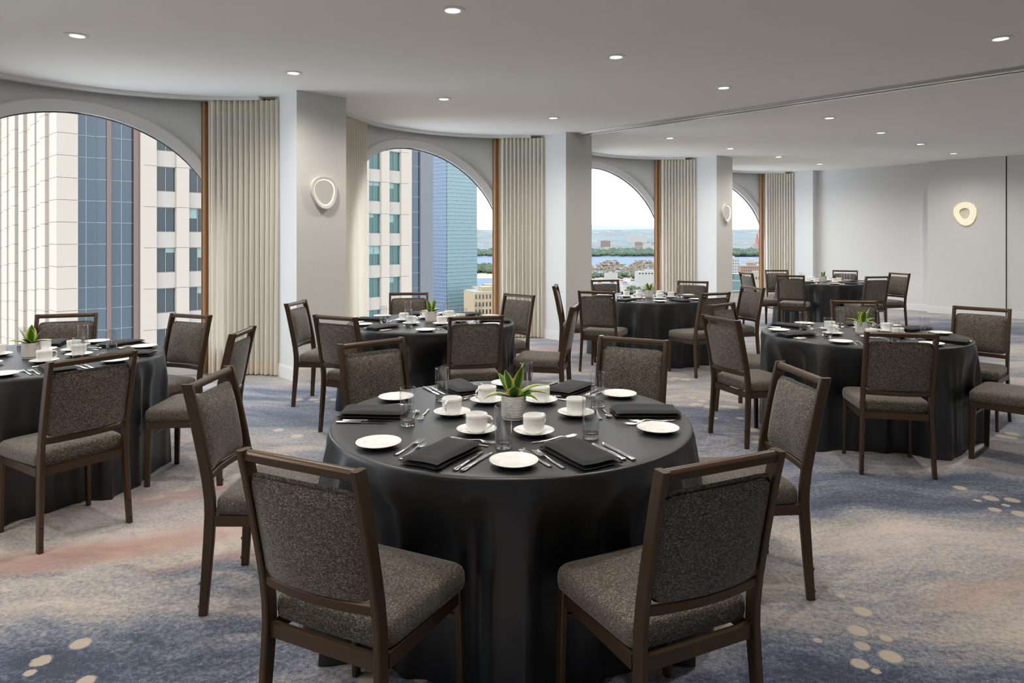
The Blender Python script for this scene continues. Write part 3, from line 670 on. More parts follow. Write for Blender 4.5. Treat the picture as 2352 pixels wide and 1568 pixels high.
def spoon():
    m = M(); zf = lambda q: .0024 + .005 * max(0, q - .5) / .5
    m.loft(handle_rings(-.080, .028, .0078, .0026, zf))
    rs = []
    for q in range(9):
        a = q / 8; y = .027 + .046 * a; ww = max(.0026, .0155 * math.sqrt(max(0, 1 - (2 * a - 1.02) ** 2)) * (1.05 - .15 * a)); dp = .006 * math.sqrt(max(0, 1 - (2 * a - 1) ** 2))
        z0 = .0074
        rs.append([(-ww, y, z0), (-ww * .6, y, z0 - dp * .8), (0, y, z0 - dp), (ww * .6, y, z0 - dp * .8), (ww, y, z0), (ww * .55, y, z0 - dp * .6 + .0009), (0, y, z0 - dp + .001), (-ww * .55, y, z0 - dp * .6 + .0009)])
    m.loft(rs); return m
FORK = fork().mesh('dinner_fork', MSTEEL, 50); KNIFE = knife().mesh('table_knife', MSTEEL, 45); SPOON = spoon().mesh('teaspoon', MSTEEL, 60)
def napkin(seed):
    rnd = random.Random(seed); m = M(); L, W = .142, .078
    for li, (z0, h, gx) in enumerate(((0, .012, 1.), (.0122, .016, .975))):
        nx, ny = 16, 10; a = [rnd.uniform(-1, 1) for _ in range(6)]
        def P(i, j, top):
            u = -1 + 2 * i / nx; v = -1 + 2 * j / ny
            e = (1 - abs(u) ** 9) * (1 - abs(v) ** 5)
            puff = .004 * sin(2.2 * u + a[0] * 2) * (.5 + .5 * v) + .003 * a[1] * cos(3 * v + a[2])
            x = v * W * gx + .003 * sin(3 * u + a[3]); y = u * L * gx + .003 * sin(4 * v + a[4])
            zz = z0 + h * .5
            return (x, y, zz + (h * .5 * max(e, 0) ** .4 + (puff * e if li else 0)) * (1 if top else -1) + (0 if top else 0)) if top or li == 0 else (x, y, zz - h * .5 * max(e, 0) ** .4)
        k = len(m.v); vs_ = [P(i, j, 1) for j in range(ny + 1) for i in range(nx + 1)] + [P(i, j, 0) for j in range(ny + 1) for i in range(nx + 1)]
        q = (nx + 1) * (ny + 1); fs = []
        for j in range(ny):
            for i in range(nx):
                b = j * (nx + 1) + i; fs.append((b, b + 1, b + nx + 2, b + nx + 1)); fs.append((q + b, q + b + nx + 1, q + b + nx + 2, q + b + 1))
        m.add(vs_, fs)
    return m
NAPS = [napkin(s).mesh('napkin', MNAP, 60) for s in range(3)]
SIDE = dict(T1=['floor seat near open-carpet table', 'floor seat near stone-tower table', 'stone-tower side seat', 'open-carpet side seat', 'skyscraper side seat', 'river side seat'],
    T2=['rust-carpet seat', 'tan-drape seat', 'stone-wall window seat', 'cream-curtain seat', 'inner window seat', 'floor side seat'], T3=['lamp-pillar seat', 'pillar-side floor seat', 'ribbed-pot side seat', 'curtain seat', 'window seat', 'river side seat'],
    T4=['lampless-pillar seat', 'skyscraper-table side seat', 'window seat', 'curtain-and-pillar seat', 'open-carpet side seat', 'end-wall side seat'], T5=['last window seat', 'tan-drape seat', 'river-table side seat', 'grey-wall seat', 'open-carpet side seat', 'wall-corner seat'],
    T6=['dotted-carpet seat', 'river-table side seat', 'end-wall side seat', 'ribbed-pot side seat', 'wall-lamp side seat', 'outer carpet seat'])
SEAT_NOW = ['']
def item(name, me, t_, x, y, rz, label, cat, z=ZC, sub=None):
    plural = {'knife': 'knives', 'glass': 'glasses'}.get(cat, cat + 's')
    o = link(name, me, None, (x, y, z), rz); tag(o, label + ' on ' + TN[t_] + ', ' + SEAT_NOW[0], cat, plural + ' on ' + TN[t_])
    if sub: link(sub[0], sub[1], o)
    return o
def setting(t_, ang, rnd, cup_turn):
    cx_, cy_ = TABLES[t_]; a = R(ang); er = Vector((cos(a), sin(a), 0)); rt = Vector((-sin(a), cos(a), 0)) ; face = a + pi / 2      # rotating by face turns local +y to the table's middle
    j = lambda s: rnd.uniform(-s, s)
    def at(rr, x): p = Vector((cx_, cy_, 0)) + er * rr + rt * x; return p.x, p.y
    # local x grows to the sitter's right
    item('bread_plate', PLATE, t_, *at(.565 + j(.015), -.262 + j(.015)), 0, 'small white bread plate', 'plate')
    item('dinner_fork', FORK, t_, *at(.555 + j(.012), -.157 + j(.003)), face + .05 + j(.03), 'outer steel dinner fork', 'fork')
    item('dinner_fork', FORK, t_, *at(.572 + j(.012), -.120 + j(.003)), face + .05 + j(.03), 'inner steel dinner fork', 'fork')
    item('napkin', NAPS[rnd.randrange(3)], t_, *at(.582 + j(.01), .0 + j(.01)), face + j(.09), 'folded black napkin', 'napkin')
    item('table_knife', KNIFE, t_, *at(.590 + j(.012), .108 + j(.003)), face + j(.05), 'inner steel table knife', 'knife')
    item('table_knife', KNIFE, t_, *at(.598 + j(.012), .138 + j(.003)), face + j(.05), 'outer steel table knife', 'knife')
    item('teaspoon', SPOON, t_, *at(.412 + j(.004), .02 + j(.012)), face + R(90) + j(.06), 'steel teaspoon lying crosswise', 'spoon')
    item('dessert_fork', FORK, t_, *at(.374 + j(.004), .005 + j(.012)), face - R(90) + j(.06), 'steel dessert fork lying crosswise', 'dessert fork')
    x, y = at(.265 + j(.015), -.01 + j(.025))
    item('saucer', SAUC, t_, x, y, 0, 'white china saucer', 'saucer')
    item('coffee_cup', CUP, t_, x, y, face + cup_turn + j(.5), 'white coffee cup', 'cup', ZC + .0065, ('handle', HAND))
    item('water_glass', TUMB, t_, *at(.405 + j(.012), .145 + j(.012)), 0, 'tall clear water glass', 'glass', ZC, ('thick_base', TBASE))
SEATS = dict(T1=(-65, -114, 177, 4, 117, 60), T2=(-42, 64, 113, 10, 170, -108), T3=(170, -128, -62, 58, 108, -2), T4=(178, -128, 105, 50, -64, -8), T5=(180, 110, -138, 50, -72, -2), T6=(-168, 134, 67, -106, 22, -47))
for i, (t_, ss) in enumerate(SEATS.items()):
    rnd = random.Random(40 + i)
    for k, a in enumerate(ss): SEAT_NOW[0] = SIDE[t_][k]; setting(t_, a, rnd, 0.)

# plants
def leaf(L, W, az, el, droop, seed):
    n = 10; vs_ = []; fs = []; uv = []
    d = Vector((cos(az), sin(az), 0)); sd = Vector((-sin(az), cos(az), 0)); p = d * .012 + Vector((0, 0, 0)); e = el
    for i in range(n + 1):
        q = i / n; ww = W * 1.35 * (sin(pi * min(.5 + .0, .16 + q * .62)) if q < .55 else 1.) * (1 - max(0, (q - .5) / .5) ** 1.8) + .0006
        up = (d * -sin(e) + Vector((0, 0, 1)) * cos(e))
        for k, (o_, f_) in enumerate(((-1, 0), (-.5, .5), (0, 1), (.5, .5), (1, 0))):
            vs_.append(tuple(p + sd * (o_ * ww) - up * (f_ * ww * .35) + up * ww * .2)); uv.append((k / 4, q))
        p = p + (d * cos(e) + Vector((0, 0, 1)) * sin(e)) * (L / n); e -= droop / n
    for i in range(n):
        for k in range(4): b = i * 5 + k; fs.append((b, b + 1, b + 6, b + 5))
    me = bpy.data.meshes.new('leaf'); me.from_pydata(vs_, [], fs); me.materials.append(MLEAF)
    l = me.uv_layers.new(name='UVMap')
    for lp in me.loops: l.data[lp.index].uv = uv[lp.vertex_index]
    me.polygons.foreach_set('use_smooth', [True] * len(me.polygons)); me.update(); return me
def potmesh(kind):
    m = M(); n = 96; H_ = .098; Rr = .052; rows = 48; vs_ = []; fs = []
    prof_top = [(Rr - .005, H_ - .012), (Rr - .005, H_), (Rr - .001, H_)]
    for i in range(n):
        a = 2 * pi * i / n; ring = [(.0001, .0), (Rr - .009, 0), (Rr - .004, .002), (Rr - .004, .006), (Rr - .006, .008)]
        for j in range(rows + 1):
            z = .009 + (H_ - .009) * j / rows; r = Rr
            if j < 3: r -= .003 * (1 - j / 3) ** 2
            if kind == 'ribbed':
                bi = int(i / 8); bj = int((z - .009) / .0125)
                if 0 < bj < 7 or bj == 0:
                    if (bi + bj) % 2 and bj < 7: r -= .0011 * (i % 2)
                    elif bj < 7: r -= .0011 * (int((z - .009) / .003) % 2)
            ring.append((r, z))
        ring += [(Rr - .001, H_ + .0008), (Rr - .005, H_), (Rr - .005, H_ - .015)]
        for r, z in ring: vs_.append((r * cos(a), r * sin(a), z))
    k = len(ring)
    for i in range(n):
        q = (i + 1) % n
        for j in range(k - 1): fs.append((i * k + j, q * k + j, q * k + j + 1, i * k + j + 1))
    m.add(vs_, fs); return m
SOILM = M().lathe([(.0001, .089), (.02, .090), (.047, .085)], 24).mesh('soil', MSOIL)
POTR = potmesh('ribbed').mesh('plant_pot', MPOT, 40); POTS = potmesh('plain').mesh('plant_pot', MPOT, 40)
LV = {'T1': [(.135, .019, -2.2, 1.25, .1), (.150, .021, .2, 1.38, .05), (.145, .022, -.9, 1.30, .1), (.118, .019, 2.6, 1.05, .2), (.100, .016, 3.0, 1.25, .1), (.165, .013, .45, .62, .9), (.150, .013, .1, .50, 1.0), (.125, .015, 3.35, .55, 1.3), (.105, .015, -.35, .50, 1.3), (.075, .022, -1.5, .95, .2)]}
for i, t_ in enumerate(TABLES):
    rnd = random.Random(90 + i); x, y = TABLES[t_]
    off = dict(T1=(.012, -.03)).get(t_, (0, -.01))
    o = bpy.data.objects.new('potted_plant', None); COL.objects.link(o); o.location = (x + off[0], y + off[1], ZC)
    tag(o, 'yellow-edged green snake plant in a %s white pot on %s' % ('ribbed' if t_ == 'T1' else 'plain', TN[t_]), 'potted plant')
    link('plant_pot', POTR if t_ == 'T1' else POTS, o); link('soil', SOILM, o)
    lv = LV.get(t_)
    if not lv:
        a0 = rnd.uniform(0, 6); lv = []
        for q in range(4): lv.append((rnd.uniform(.09, .125), rnd.uniform(.017, .021), a0 + q * 1.6, rnd.uniform(1.1, 1.4), .1))
        for q in range(5): lv.append((rnd.uniform(.10, .13), .014, a0 + .6 + q * 1.26, rnd.uniform(.3, .75), rnd.uniform(.5, 1.1)))
    for q, (L_, W_, az, el, dr) in enumerate(lv): link('leaf', leaf(L_, W_, az, el, dr, q), o, (0, 0, .088))
# salt and pepper
SHK = M().lathe([(.0001, 0), (.0155, 0), (.017, .003), (.0165, .030), (.014, .038)], 16).mesh('glass_body', MGLASS); SHC = M().lathe([(.0145, .037), (.0148, .048), (.010, .054), (.0001, .055)], 16).mesh('cap', MSTEEL)
for t_, dx, dy in (('T2', .13, .27), ('T6', .17, .22), ('T3', .10, .28)):
    for q in (0, 1):
        o = bpy.data.objects.new('salt_shaker', None); COL.objects.link(o); o.location = (TABLES[t_][0] + dx + .05 * q, TABLES[t_][1] + dy + .01 * q, ZC)
        tag(o, 'small glass shaker with steel cap on ' + TN[t_], 'shaker', 'salt and pepper shakers on ' + TN[t_]); link('glass_body', SHK, o); link('cap', SHC, o)

# ------------------------------------------------------------------ outside: the town below
ZG = -95.0
ROOM_MATS = set(bpy.data.materials)
MSTONE = varied('tower_stone', (.37, .31, .25), (.415, .35, .285), 1.2, .85)
MSTONE2 = varied('tower_spandrel_stone', (.335, .285, .24), (.37, .32, .27), 1.5, .85)
MBACK = mat('tower_core', (.10, .095, .09), .9)
MTGLASS = mat('tower_dark_glass', (.024, .032, .032), .05, .0, Specular_IOR_Level=.3)
MTGLASS2 = mat('tower_teal_glass', (.045, .11, .095), .05, .0, Specular_IOR_Level=.28)
MSLOT = mat('slot_blue_glass', (.030, .050, .072), .04, 0., Specular_IOR_Level=.38)
MBLIND = mat('mint_blind', (.20, .29, .255), .7)
MMULL = mat('window_frame_grey', (.16, .175, .165), .5)
MBROWN = mat('brown_mullion', (.11, .058, .042), .5)
MSLOTGREY = varied('slot_grey_stone', (.085, .085, .09), (.12, .12, .125), 1., .6)
def city_thing(name, loc, ang, label, cat, group=None):
    o = bpy.data.objects.new(name, None); COL.objects.link(o); o.location = loc; o.rotation_euler = (0, 0, ang); return tag(o, label, cat, group)
BA = R(46.)
tw = city_thing('stone_tower', (-29.5, 64, ZG), BA, 'pale cut-stone office tower with punched windows and dark glass slots', 'building')
K0, KS, WW = -3.42, 2.82, 1.70; FH, ZW0, WH = 3.67, 8.0 - ZG, 2.25
put('core', M().box((-10.7, .62, 0), (28.4, 46, 175)), MSTONE2, tw, False)
ROWS = range(-3, 7)
ztop = ZW0 + 3 * FH + .35; zbot = ZW0 - 7 * FH + .35
put('upper_shaft', M().box((-11.1, 0, ztop), (28.6, .6, 175)), MSTONE, tw, False); put('lower_shaft', M().box((-11.1, 0, 0), (28.6, .6, zbot)), MSTONE, tw, False)
PIER = M().box((0, 0, .015), (KS - WW, .60, FH - .015)).mesh('pier_panel', MSTONE, False)
SPAN = M().box((0, .18, .0), (WW, .60, FH - WH)).mesh('spandrel_panel', MSTONE2, False)
fm = M(); WHH = WH
for a, b in (((0, .34, 0), (.06, .44, WHH)), ((WW - .06, .34, 0), (WW, .44, WHH)), ((.06, .34, 0), (WW - .06, .44, .06)), ((.06, .34, WHH - .06), (WW - .06, .44, WHH)), ((WW / 2 - .035, .34, .06), (WW / 2 + .035, .44, WHH - .06))): fm.box(a, b)
WFR = fm.mesh('window', MMULL, False)
PAN = [M().box((.06, .40, .06), (WW / 2 - .035, .42, WHH - .06)).mesh('pane', g, False) for g in (MTGLASS, MTGLASS2)]
rc = random.Random(5)
for j in ROWS:
    z = ZW0 - j * FH - WH
    for i in range(-1, 10):
        link('pier_panel', PIER, tw, (K0 + KS * i + WW, 0, z - (FH - WH) + (FH - WH) * 0))
        if i < 0: continue
        k = K0 + KS * i
        link('spandrel_panel', SPAN, tw, (k, 0, z - (FH - WH)))
        wd = link('window', WFR, tw, (k, 0, z))
        for q in (0, 1):
            link('pane', PAN[0 if i < 5 else 1], wd, (q * (WW / 2 - .025), 0, 0))
        if rc.random() < .6:
            h = rc.choice((.25, .4, .6, .9)); x0 = rc.choice((0, 0, 1)); x1 = rc.choice((1, 1, 2)) if x0 == 0 else 2
            put('blind', M().box((.06 + (WW / 2 - .02) * x0, .385, WHH - .06 - h), (.06 + (WW / 2 - .06) * x1, .395, WHH - .06)), MBLIND, wd, False)
put('corner_pier', M().box((K0 + KS * 10, -.0, zbot), (25.2, .6, ztop)), MSTONE, tw, False)
# stone corner and side wall that falls away, set in stepped vertical strips
CPN = M().box((0, 0, .015), (1.53, .6, FH / 2 - .015)).mesh('stone_panel', MSTONE, False)
for j in range(20): link('stone_panel', CPN, tw, (-11.1, 0, zbot + j * FH / 2))
SPN = M().box((0, 0.01, .015), (.5, 1.94, FH / 2 - .015)).mesh('stone_panel', MSTONE, False)
for i in range(13):
    for j in range(20): link('stone_panel', SPN, tw, (-11.1 - .22 * (i % 2) - .05 * (i % 3), .6 + i * 1.96, zbot + j * FH / 2 - .28 * i % (FH / 2) * .5))
put('side_wall', M().box((-10.75, .6, 0), (-10.62, 46, 175)), MSTONE, tw, False)
# glass slot beside the corner, folded in plan, and the narrow one at the other end
def slot(k0, y0, k1, y1, cols, glass, brown=None):
    L = math.hypot(k1 - k0, y1 - y0); a = math.atan2(y1 - y0, k1 - k0); h = FH / 2
    pm = M().box((.03, 0, .03), (L / cols - .03, .03, h - .03)).mesh('slot_pane', glass, False)
    bm_ = M().box((0, -.03, -.03), (L, .05, .03)).mesh('slot_transom', MMULL, False)
    for j in range(20):
        t = link('slot_transom', bm_, tw, (k0, y0, zbot + j * h), a)
        for c in range(cols): link('slot_pane', pm, tw, (k0 + (k1 - k0) * c / cols, y0 + (y1 - y0) * c / cols, zbot + j * h), a)
    for c in range(1, cols): put('slot_mullion', M().box((L * c / cols - .035, -.04, zbot), (L * c / cols + .035, .05, ztop)), MMULL, tw, False, (k0, y0, 0), a)
slot(-9.57, .55, -8.15, .55, 2, MSLOT); slot(-8.15, .58, -7.45, .05, 1, MSLOT); slot(-7.1, .5, -5.25, .5, 2, MSLOT)
put('brown_fin', M().box((-7.45, -.05, zbot), (-7.1, .6, ztop)), MBROWN, tw, False); put('brown_fin', M().box((-5.25, .2, zbot), (-4.75, .6, ztop)), MBROWN, tw, False)
put('end_pier', M().box((-4.75, 0, zbot), (K0 - (KS - WW), .6, ztop)), MSTONE, tw, False)
slot(25.2, .35, 26.6, .35, 1, MSLOT); put('grey_fin', M().box((26.6, .1, zbot), (28.6, .62, ztop)), MSLOTGREY, tw, False)

# blue glass skyscraper
def curtainwall(name, c1, c2, c3, bw, bh):
    m = mat(name, c1, .3, 0., Specular_IOR_Level=.35); n = N(m); v = n.coord()
    b = n.n('TexBrick'); n.l(n.scale(v, (1, 1, 1)), b.inputs['Vector']); b.offset = 0; b.inputs['Scale'].default_value = 1; b.inputs['Brick Width'].default_value = bw; b.inputs['Row Height'].default_value = bh; b.inputs['Mortar Size'].default_value = .16
    b.inputs['Color1'].default_value = (*c1, 1); b.inputs['Color2'].default_value = (*c2, 1); b.inputs['Mortar'].default_value = (*c3, 1); b.inputs['Bias'].default_value = -.1
    n.color(b.outputs[0]); return m
sk = city_thing('glass_skyscraper', (-61.9, 650, ZG), BA, 'tall blue glass skyscraper with banded floors behind the stone tower', 'building')
MSK1 = curtainwall('skyscraper_blue', (.055, .10, .19), (.09, .145, .235), (.16, .205, .27), 1.5, 1.8); MSK2 = curtainwall('skyscraper_teal', (.095, .20, .235), (.15, .265, .29), (.27, .35, .35), 1.5, 1.8)
def wallq(L, H_): return M().add([(0, 0, 0), (L, 0, 0), (L, H_, 0), (0, H_, 0)], [(0, 1, 2, 3)])
put('tower_core', M().box((.5, .5, 0), (39, 44, 200)), MBACK, sk, False)
f1 = put('facade', M().box((0, 0, -.5), (39.4, 200, 0)), MSK2, sk, False); f1.rotation_euler = (R(90), 0, 0)
f2 = put('facade', M().box((-44.4, 0, -.5), (0, 200, 0)), MSK1, sk, False); f2.rotation_euler = (R(90), 0, R(-90))
B1 = M().box((-.15, -.25, 0), (39.5, .1, .75)).mesh('floor_band', mat('band_teal', (.25, .33, .34), .5), False); B2 = M().box((-.25, -.15, 0), (.1, 44.5, .7)).mesh('floor_band', mat('band_blue', (.17, .22, .30), .5), False)
for j in range(55):
    link('floor_band', B1, sk, (0, 0, j * 3.6)); link('floor_band', B2, sk, (0, 0, j * 3.6))

# ground, river, far bank
def dist_y(py): return FPX * (EYE - ZG) / (py - YH)
MGROUND = mat('town_ground', (.3, .27, .2), .95); n = N(MGROUND)
n.color(n.ramp(n.noise(n.coord(), .02, 5, .6), [(.3, (.07, .09, .04)), (.45, (.22, .19, .13)), (.55, (.29, .25, .19)), (.7, (.18, .17, .16))]))
struct(put('ground', M().box((-1500, 40, ZG - 5), (3500, 1830, ZG)), MGROUND, smooth=False), 'pale quay and town ground far below the windows', 'ground')
MWATER = varied('river_water', (.058, .105, .17), (.075, .125, .19), .01, .6, Specular_IOR_Level=.08)
struct(put('river', M().box((-6000, 1200, ZG - 6), (12000, 3900, ZG - .8)), MWATER, smooth=False), 'wide blue river below the town', 'river')
MISLE = mat('bank_ground', (.3, .27, .2), .95); n = N(MISLE)
n.color(n.ramp(n.noise(n.coord(), .012, 5, .65), [(.3, (.06, .09, .05)), (.55, (.11, .14, .07)), (.66, (.36, .31, .22))]))
MFAR = mat('far_plain_haze_tint', (.12, .17, .17), .95); n = N(MFAR); v = n.coord()  # bluish tone of distance haze is put into the plain's colour
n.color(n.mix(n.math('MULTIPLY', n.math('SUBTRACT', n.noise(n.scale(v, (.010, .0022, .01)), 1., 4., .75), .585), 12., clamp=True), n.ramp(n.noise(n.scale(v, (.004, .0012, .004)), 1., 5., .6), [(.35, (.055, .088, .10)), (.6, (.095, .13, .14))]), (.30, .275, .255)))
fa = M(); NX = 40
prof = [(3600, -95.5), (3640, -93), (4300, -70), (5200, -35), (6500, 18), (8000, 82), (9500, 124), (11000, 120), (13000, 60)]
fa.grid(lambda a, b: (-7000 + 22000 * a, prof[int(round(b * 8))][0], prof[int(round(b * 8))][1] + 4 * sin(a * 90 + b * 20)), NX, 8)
struct(put('terrain', fa, MFAR), 'plain across the river tinted blue-green for haze, dotted with pale roofs', 'terrain')
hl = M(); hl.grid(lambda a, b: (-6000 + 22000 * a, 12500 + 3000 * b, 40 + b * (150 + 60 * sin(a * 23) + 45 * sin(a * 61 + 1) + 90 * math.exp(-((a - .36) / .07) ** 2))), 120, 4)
struct(put('hills', hl, mat('far_hills_haze_tint', (.24, .30, .36), 1.)), 'hills on the skyline tinted faint blue for haze', 'hills')  # pale blue of the haze is part of the hills' colour

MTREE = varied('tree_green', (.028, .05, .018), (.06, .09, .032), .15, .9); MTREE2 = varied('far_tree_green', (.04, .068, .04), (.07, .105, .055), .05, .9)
PHI = (1 + 5 ** .5) / 2
ICO = [(-1, PHI, 0), (1, PHI, 0), (-1, -PHI, 0), (1, -PHI, 0), (0, -1, PHI), (0, 1, PHI), (0, -1, -PHI), (0, 1, -PHI), (PHI, 0, -1), (PHI, 0, 1), (-PHI, 0, -1), (-PHI, 0, 1)]
ICF = [(0, 11, 5), (0, 5, 1), (0, 1, 7), (0, 7, 10), (0, 10, 11), (1, 5, 9), (5, 11, 4), (11, 10, 2), (10, 7, 6), (7, 1, 8), (3, 9, 4), (3, 4, 2), (3, 2, 6), (3, 6, 8), (3, 8, 9), (4, 9, 5), (2, 4, 11), (6, 2, 10), (8, 6, 7), (9, 8, 1)]
def trees(name, n_, fx, size, ma, label, seed):
    rr = random.Random(seed); m = M()
    for _ in range(n_):
        x, y, z = fx(rr); s_ = size * rr.uniform(.6, 1.25)
        m.add([(x + p[0] * s_ * .62 * rr.uniform(.8, 1.2), y + p[1] * s_ * .62, z + s_ * .7 + p[2] * s_ * .5 * rr.uniform(.8, 1.2)) for p in ICO], ICF)
    return tag(put(name, m, ma, None, False), label, 'trees', None, 'stuff')
def px2(px, py, z=ZG): d = FPX * (EYE - z) / (py - YH); return ((px - CX) / FPX * d, d, z)
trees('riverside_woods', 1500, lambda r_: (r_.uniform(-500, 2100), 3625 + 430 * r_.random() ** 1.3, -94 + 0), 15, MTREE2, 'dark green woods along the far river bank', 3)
for _o in (bpy.data.objects['riverside_woods'],):
    for v_ in _o.data.vertices: v_.co.z += max(0, (v_.co.y - 3640)) * .035
# wooded spit with a sandy shore seen past the skyscraper
struct(put('shore_spit', M().box((-330, 1650, ZG - 4), (60, 2300, ZG + .3)), MISLE, smooth=False), 'sandy wooded spit in the river beside the skyscraper', 'shore')
trees('spit_woods', 160, lambda r_: (r_.uniform(-300, 30), r_.uniform(1850, 2250), ZG), 11, MTREE, 'green trees on the sandy river spit', 4)
struct(put('beach_strip', M().box((-330, 1640, ZG - 4), (60, 1840, ZG + .6)), varied('sand', (.32, .26, .18), (.36, .30, .22), .05, .95), smooth=False), 'strip of pale sand at the water edge of the spit', 'beach')
struct(put('water_basin', M().box((-330, 1080, ZG - 4), (75, 1640, ZG + .2)), MWATER, smooth=False), 'blue dock water between the sandy spit and the brick building', 'water')

def block(name, px0, px1, ytop, ybase, d, label, ma, ang=0., depth=None, wins=None, z0=ZG, wm=None, cat='building', group=None):
    x0, x1 = (px0 - CX) / FPX * d, (px1 - CX) / FPX * d; zt = EYE - (ytop - YH) / FPX * d; W = x1 - x0; H_ = zt - z0; dp = depth or W * .6
    o = bpy.data.objects.new(name, None); COL.objects.link(o); o.location = ((x0 + x1) / 2, d, z0); o.rotation_euler = (0, 0, ang); tag(o, label, cat, group)
    put('wall', M().box((-W / 2, 0, 0), (W / 2, dp, H_)), ma, o, False)
    put('roof', M().box((-W / 2 + .6, .6, H_), (W / 2 - .6, dp - .6, H_ + .5)), MROOF, o, False)
    put('roof_hut', M().box((-W * .2, dp * .3, H_ + .5), (W * .12, dp * .7, H_ + 3.5)), ma, o, False)
    if wins:
        nc, nr, fw, fh, hs = wins; me = M().box((0, -.12, 0), (W / nc * fw, .1, hs / nr * fh)).mesh('window', wm or MTGLASS, False)
        for r_ in range(nr):
            for c in range(nc): link('window', me, o, (-W / 2 + W / nc * (c + .5 - fw / 2), 0, H_ - hs + hs / nr * (r_ + .5 - fh / 2)))
    return o
MROOF = mat('flat_roof', (.25, .235, .215), .9); MCREAM = varied('cream_brick', (.34, .25, .14), (.37, .285, .17), .3, .9); MWHITE = varied('white_concrete', (.36, .345, .32), (.40, .385, .36), .1, .8)
MREDB = varied('red_brick', (.25, .145, .105), (.29, .18, .135), .2, .9); MBEIGE = varied('beige_concrete', (.30, .25, .19), (.34, .29, .22), .1, .9); MPINK = varied('pink_brick', (.25, .185, .16), (.28, .215, .19), .1, .9)
block('brick_office', 1088, 1180, 672, 720, 480, 'cream brick block with rows of small windows beside the skyscraper', MCREAM, R(18), 30, (11, 5, .42, .6, 26))
block('flat_roof_hall', 1092, 1175, 664, 672, 620, 'low cream hall behind the brick block beside the skyscraper', MBEIGE, R(10), 40)
block('white_silo', 1466, 1530, 625, 662, 1330, 'plain white warehouse block with a line of small top windows', MWHITE, 0, 40, (9, 1, .55, .45, 5))
block('harbour_shed', 1390, 1419, 628, 640, 1560, 'small white harbour building on the quay', MWHITE, 0, 16)
block('apartment_slab', 1380, 1402, 553, 568, 4400, 'beige apartment slab standing alone beyond the woods', MPINK, 0, 20, (6, 5, .5, .5, 36), -78)
block('white_factory', 1445, 1486, 541, 548, 5200, 'long white factory roof on the far plain', MWHITE, 0, 60, None, -40)
block('pink_block', 1459, 1476, 556, 567, 4300, 'pinkish block among trees beyond the river', MPINK, 0, 20, (5, 3, .5, .5, 20), -80)
block('blue_block', 1496, 1512, 556, 567, 4300, 'white and blue block at the edge of the woods', MWHITE, 0, 20, (4, 3, .6, .5, 20), -80)
block('apartment_house', 1703, 1762, 611, 632, 700, 'reddish apartment house with rows of windows and balconies', MREDB, R(-8), 18, (12, 4, .45, .5, 12))
block('white_flats', 1681, 1699, 595, 640, 760, 'tall white flats with dark windows beside the pillar', MWHITE, R(12), 14, (3, 8, .35, .4, 26))
block('white_hall', 1715, 1750, 600, 618, 900, 'stepped white block rising behind the reddish apartment house', MWHITE, 0, 20, (7, 2, .4, .4, 8))
block('cream_house', 1722, 1764, 633, 650, 560, 'cream low building in front of the reddish apartment house', MBEIGE, R(-6), 16, (7, 1, .5, .5, 4))
MGRG = mat('green_glass', (.05, .12, .105), .1, 0., Specular_IOR_Level=.4)
gb = block('glass_office', 1676, 1736, 646, 668, 330, 'low green glass office with pale mullions below the last window', MGRG, R(8), 12)
for q in range(14): put('mullion', M().box((-6.2 + q * .95, -.15, 5), (-6.0 + q * .95, 0, 23)), MWHITE, gb, False)
# stepped terrace housing: boxes piled in three heaps
def heap(px0, px1, d, label, seed):
    rr = random.Random(seed); m = M(); dk = M(); x0, x1 = (px0 - CX) / FPX * d, (px1 - CX) / FPX * d
    for lv in range(11):
        for c in range(int((x1 - x0) / 9)):
            u = (c + .5) * 9 / (x1 - x0); top = 4.8 + 6.2 * abs(sin(u * pi * 2.5 + seed)) ** .8
            if lv > top or rr.random() < .12: continue
            x = x0 + c * 9 + rr.uniform(-2, 2); y = d + lv * 2.2 + rr.uniform(-4, 4); z = ZG + lv * 3.4; w_ = rr.choice((7, 10, 14))
            m.box((x, y, z), (x + w_, y + 9, z + 3.1))
            dk.box((x + w_ * .18, y - .15, z + .6), (x + w_ * rr.uniform(.4, .7), y, z + 2.4))
    o = bpy.data.objects.new('stepped_housing', None); COL.objects.link(o); o.location = (0, 0, 0); tag(o, label, 'housing', None, 'stuff')
    put('stacked_flats', m, MHAB, o, False)['kind'] = 'stuff'; put('dark_openings', dk, MBACK, o, False)['kind'] = 'stuff'; return o
MHAB = varied('housing_concrete', (.30, .235, .165), (.36, .295, .22), .08, .9)
heap(1340, 1530, 1850, 'stepped heaps of beige box-shaped flats beside the river', 2)
trees('quay_trees', 60, lambda r_: px2(r_.uniform(1355, 1515), r_.uniform(635, 640)), 6.5, MTREE, 'row of green trees at the foot of the stepped housing', 6)
trees('silo_shrubs', 60, lambda r_: px2(r_.uniform(1440, 1520), r_.uniform(664, 680)), 4.5, MTREE, 'green shrubs before the white warehouse block', 7)
trees('town_trees', 70, lambda r_: px2(r_.uniform(1683, 1760), r_.uniform(640, 690)), 5.5, MTREE, 'scattered trees between the buildings below the last window', 8)
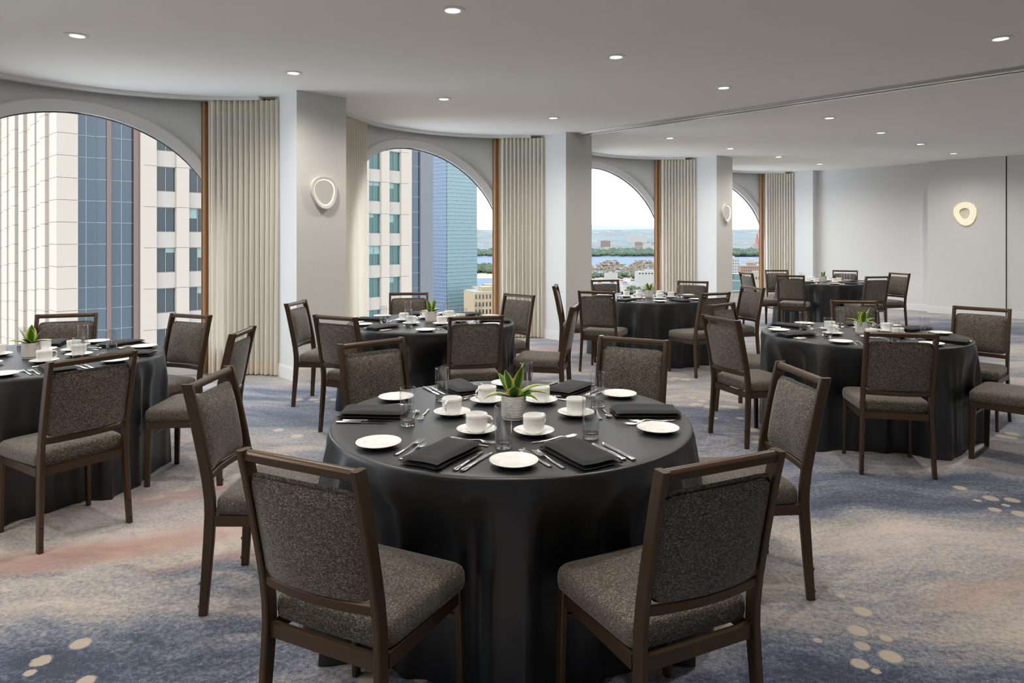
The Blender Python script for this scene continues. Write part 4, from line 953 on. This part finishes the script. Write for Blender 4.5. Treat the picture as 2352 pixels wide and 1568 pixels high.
# quay strip, parked vehicles
struct(put('road_quay', M().box((120, 1440, ZG), (620, 1500, ZG + .2)), mat('asphalt', (.16, .15, .15), .9), smooth=False), 'grey quay road before the stepped housing', 'road')
CARC = [mat('truck_paint_%d' % i, c, .5) for i, c in enumerate(((.7, .7, .7), (.5, .06, .04), (.1, .2, .4), (.6, .45, .1), (.08, .08, .09)))]
for q in range(16):
    rr = random.Random(q); o = bpy.data.objects.new('parked_truck', None); COL.objects.link(o); x, y, _ = px2(1365 + q * 9.3, 646 + (q % 3) * 4.5); o.location = (x, y, ZG + .2)
    tag(o, 'tiny parked truck with a %s box on the quay before the stepped housing' % ('white', 'red', 'blue', 'yellow', 'black')[q % 5], 'truck', 'trucks parked on the quay'); w_ = rr.uniform(5, 11)
    put('cargo_box', M().box((0, 0, .8), (w_, 2.5, 3.6)), CARC[q % 5], o, False); put('cab', M().box((w_ + .3, 0, .6), (w_ + 2.4, 2.4, 2.9)), CARC[(q + 2) % 5], o, False)
# far houses on the plain
hm = M(); rr = random.Random(12)
for _ in range(420):
    y = 4300 + 4200 * rr.random() ** 1.3; x = rr.uniform(-.12, .42) * y
    zz = next(a[1] + (b[1] - a[1]) * (y - a[0]) / (b[0] - a[0]) for a, b in zip(prof[:-1], prof[1:]) if a[0] <= y <= b[0]); w_ = rr.uniform(12, 60); h = rr.uniform(6, 16) + (18 if rr.random() < .06 else 0)
    hm.box((x, y, zz - 6), (x + w_, y + 25, zz + h))
tag(put('distant_houses', hm, MWHITE, None, False), 'pale specks of far houses scattered over the plain', 'houses', None, 'stuff')
# red lattice mast
ms = city_thing('lattice_mast', ((1739 - CX) / FPX * 4200, 4200, -74), 0, 'red lattice mast standing among trees across the river', 'mast')
MM = mat('mast_red', (.45, .12, .09), .6); mm = M(); Hm = 105
for sx in (-1, 1):
    for sy in (-1, 1): mm.tube([(sx * 14, sy * 14, 0), (sx * 6, sy * 6, Hm * .5), (sx * 1.5, sy * 1.5, Hm)], 1.6, 4)
put('corner_leg', mm, MM, ms, False); mb = M()
for q in range(8):
    z0, z1 = Hm * q / 8, Hm * (q + 1) / 8; a, b = 14 - 1.58 * q, 14 - 1.58 * (q + 1)
    mb.tube([(-a, -a, z0), (b, -b, z1)], 1., 4); mb.tube([(a, -a, z0), (-b, -b, z1)], 1., 4); mb.tube([(-b, -b, z1), (b, -b, z1)], 1., 4)
put('bracing', mb, MM, ms, False)

# town colours darkened evenly to offset the sky brightened for the room
OUTSIDE_DIM = .48
for m_ in bpy.data.materials:
    if m_ in ROOM_MATS or not m_.use_nodes: continue
    for nd in m_.node_tree.nodes:
        if nd.type == 'VALTORGB':
            for e in nd.color_ramp.elements: e.color = [c * OUTSIDE_DIM for c in e.color[:3]] + [1]
        else:
            for i_ in nd.inputs:
                if i_.type == 'RGBA' and not i_.is_linked and i_.name in ('Base Color', 'A', 'B', 'Color1', 'Color2', 'Mortar'): i_.default_value = [c * OUTSIDE_DIM for c in i_.default_value[:3]] + [1]
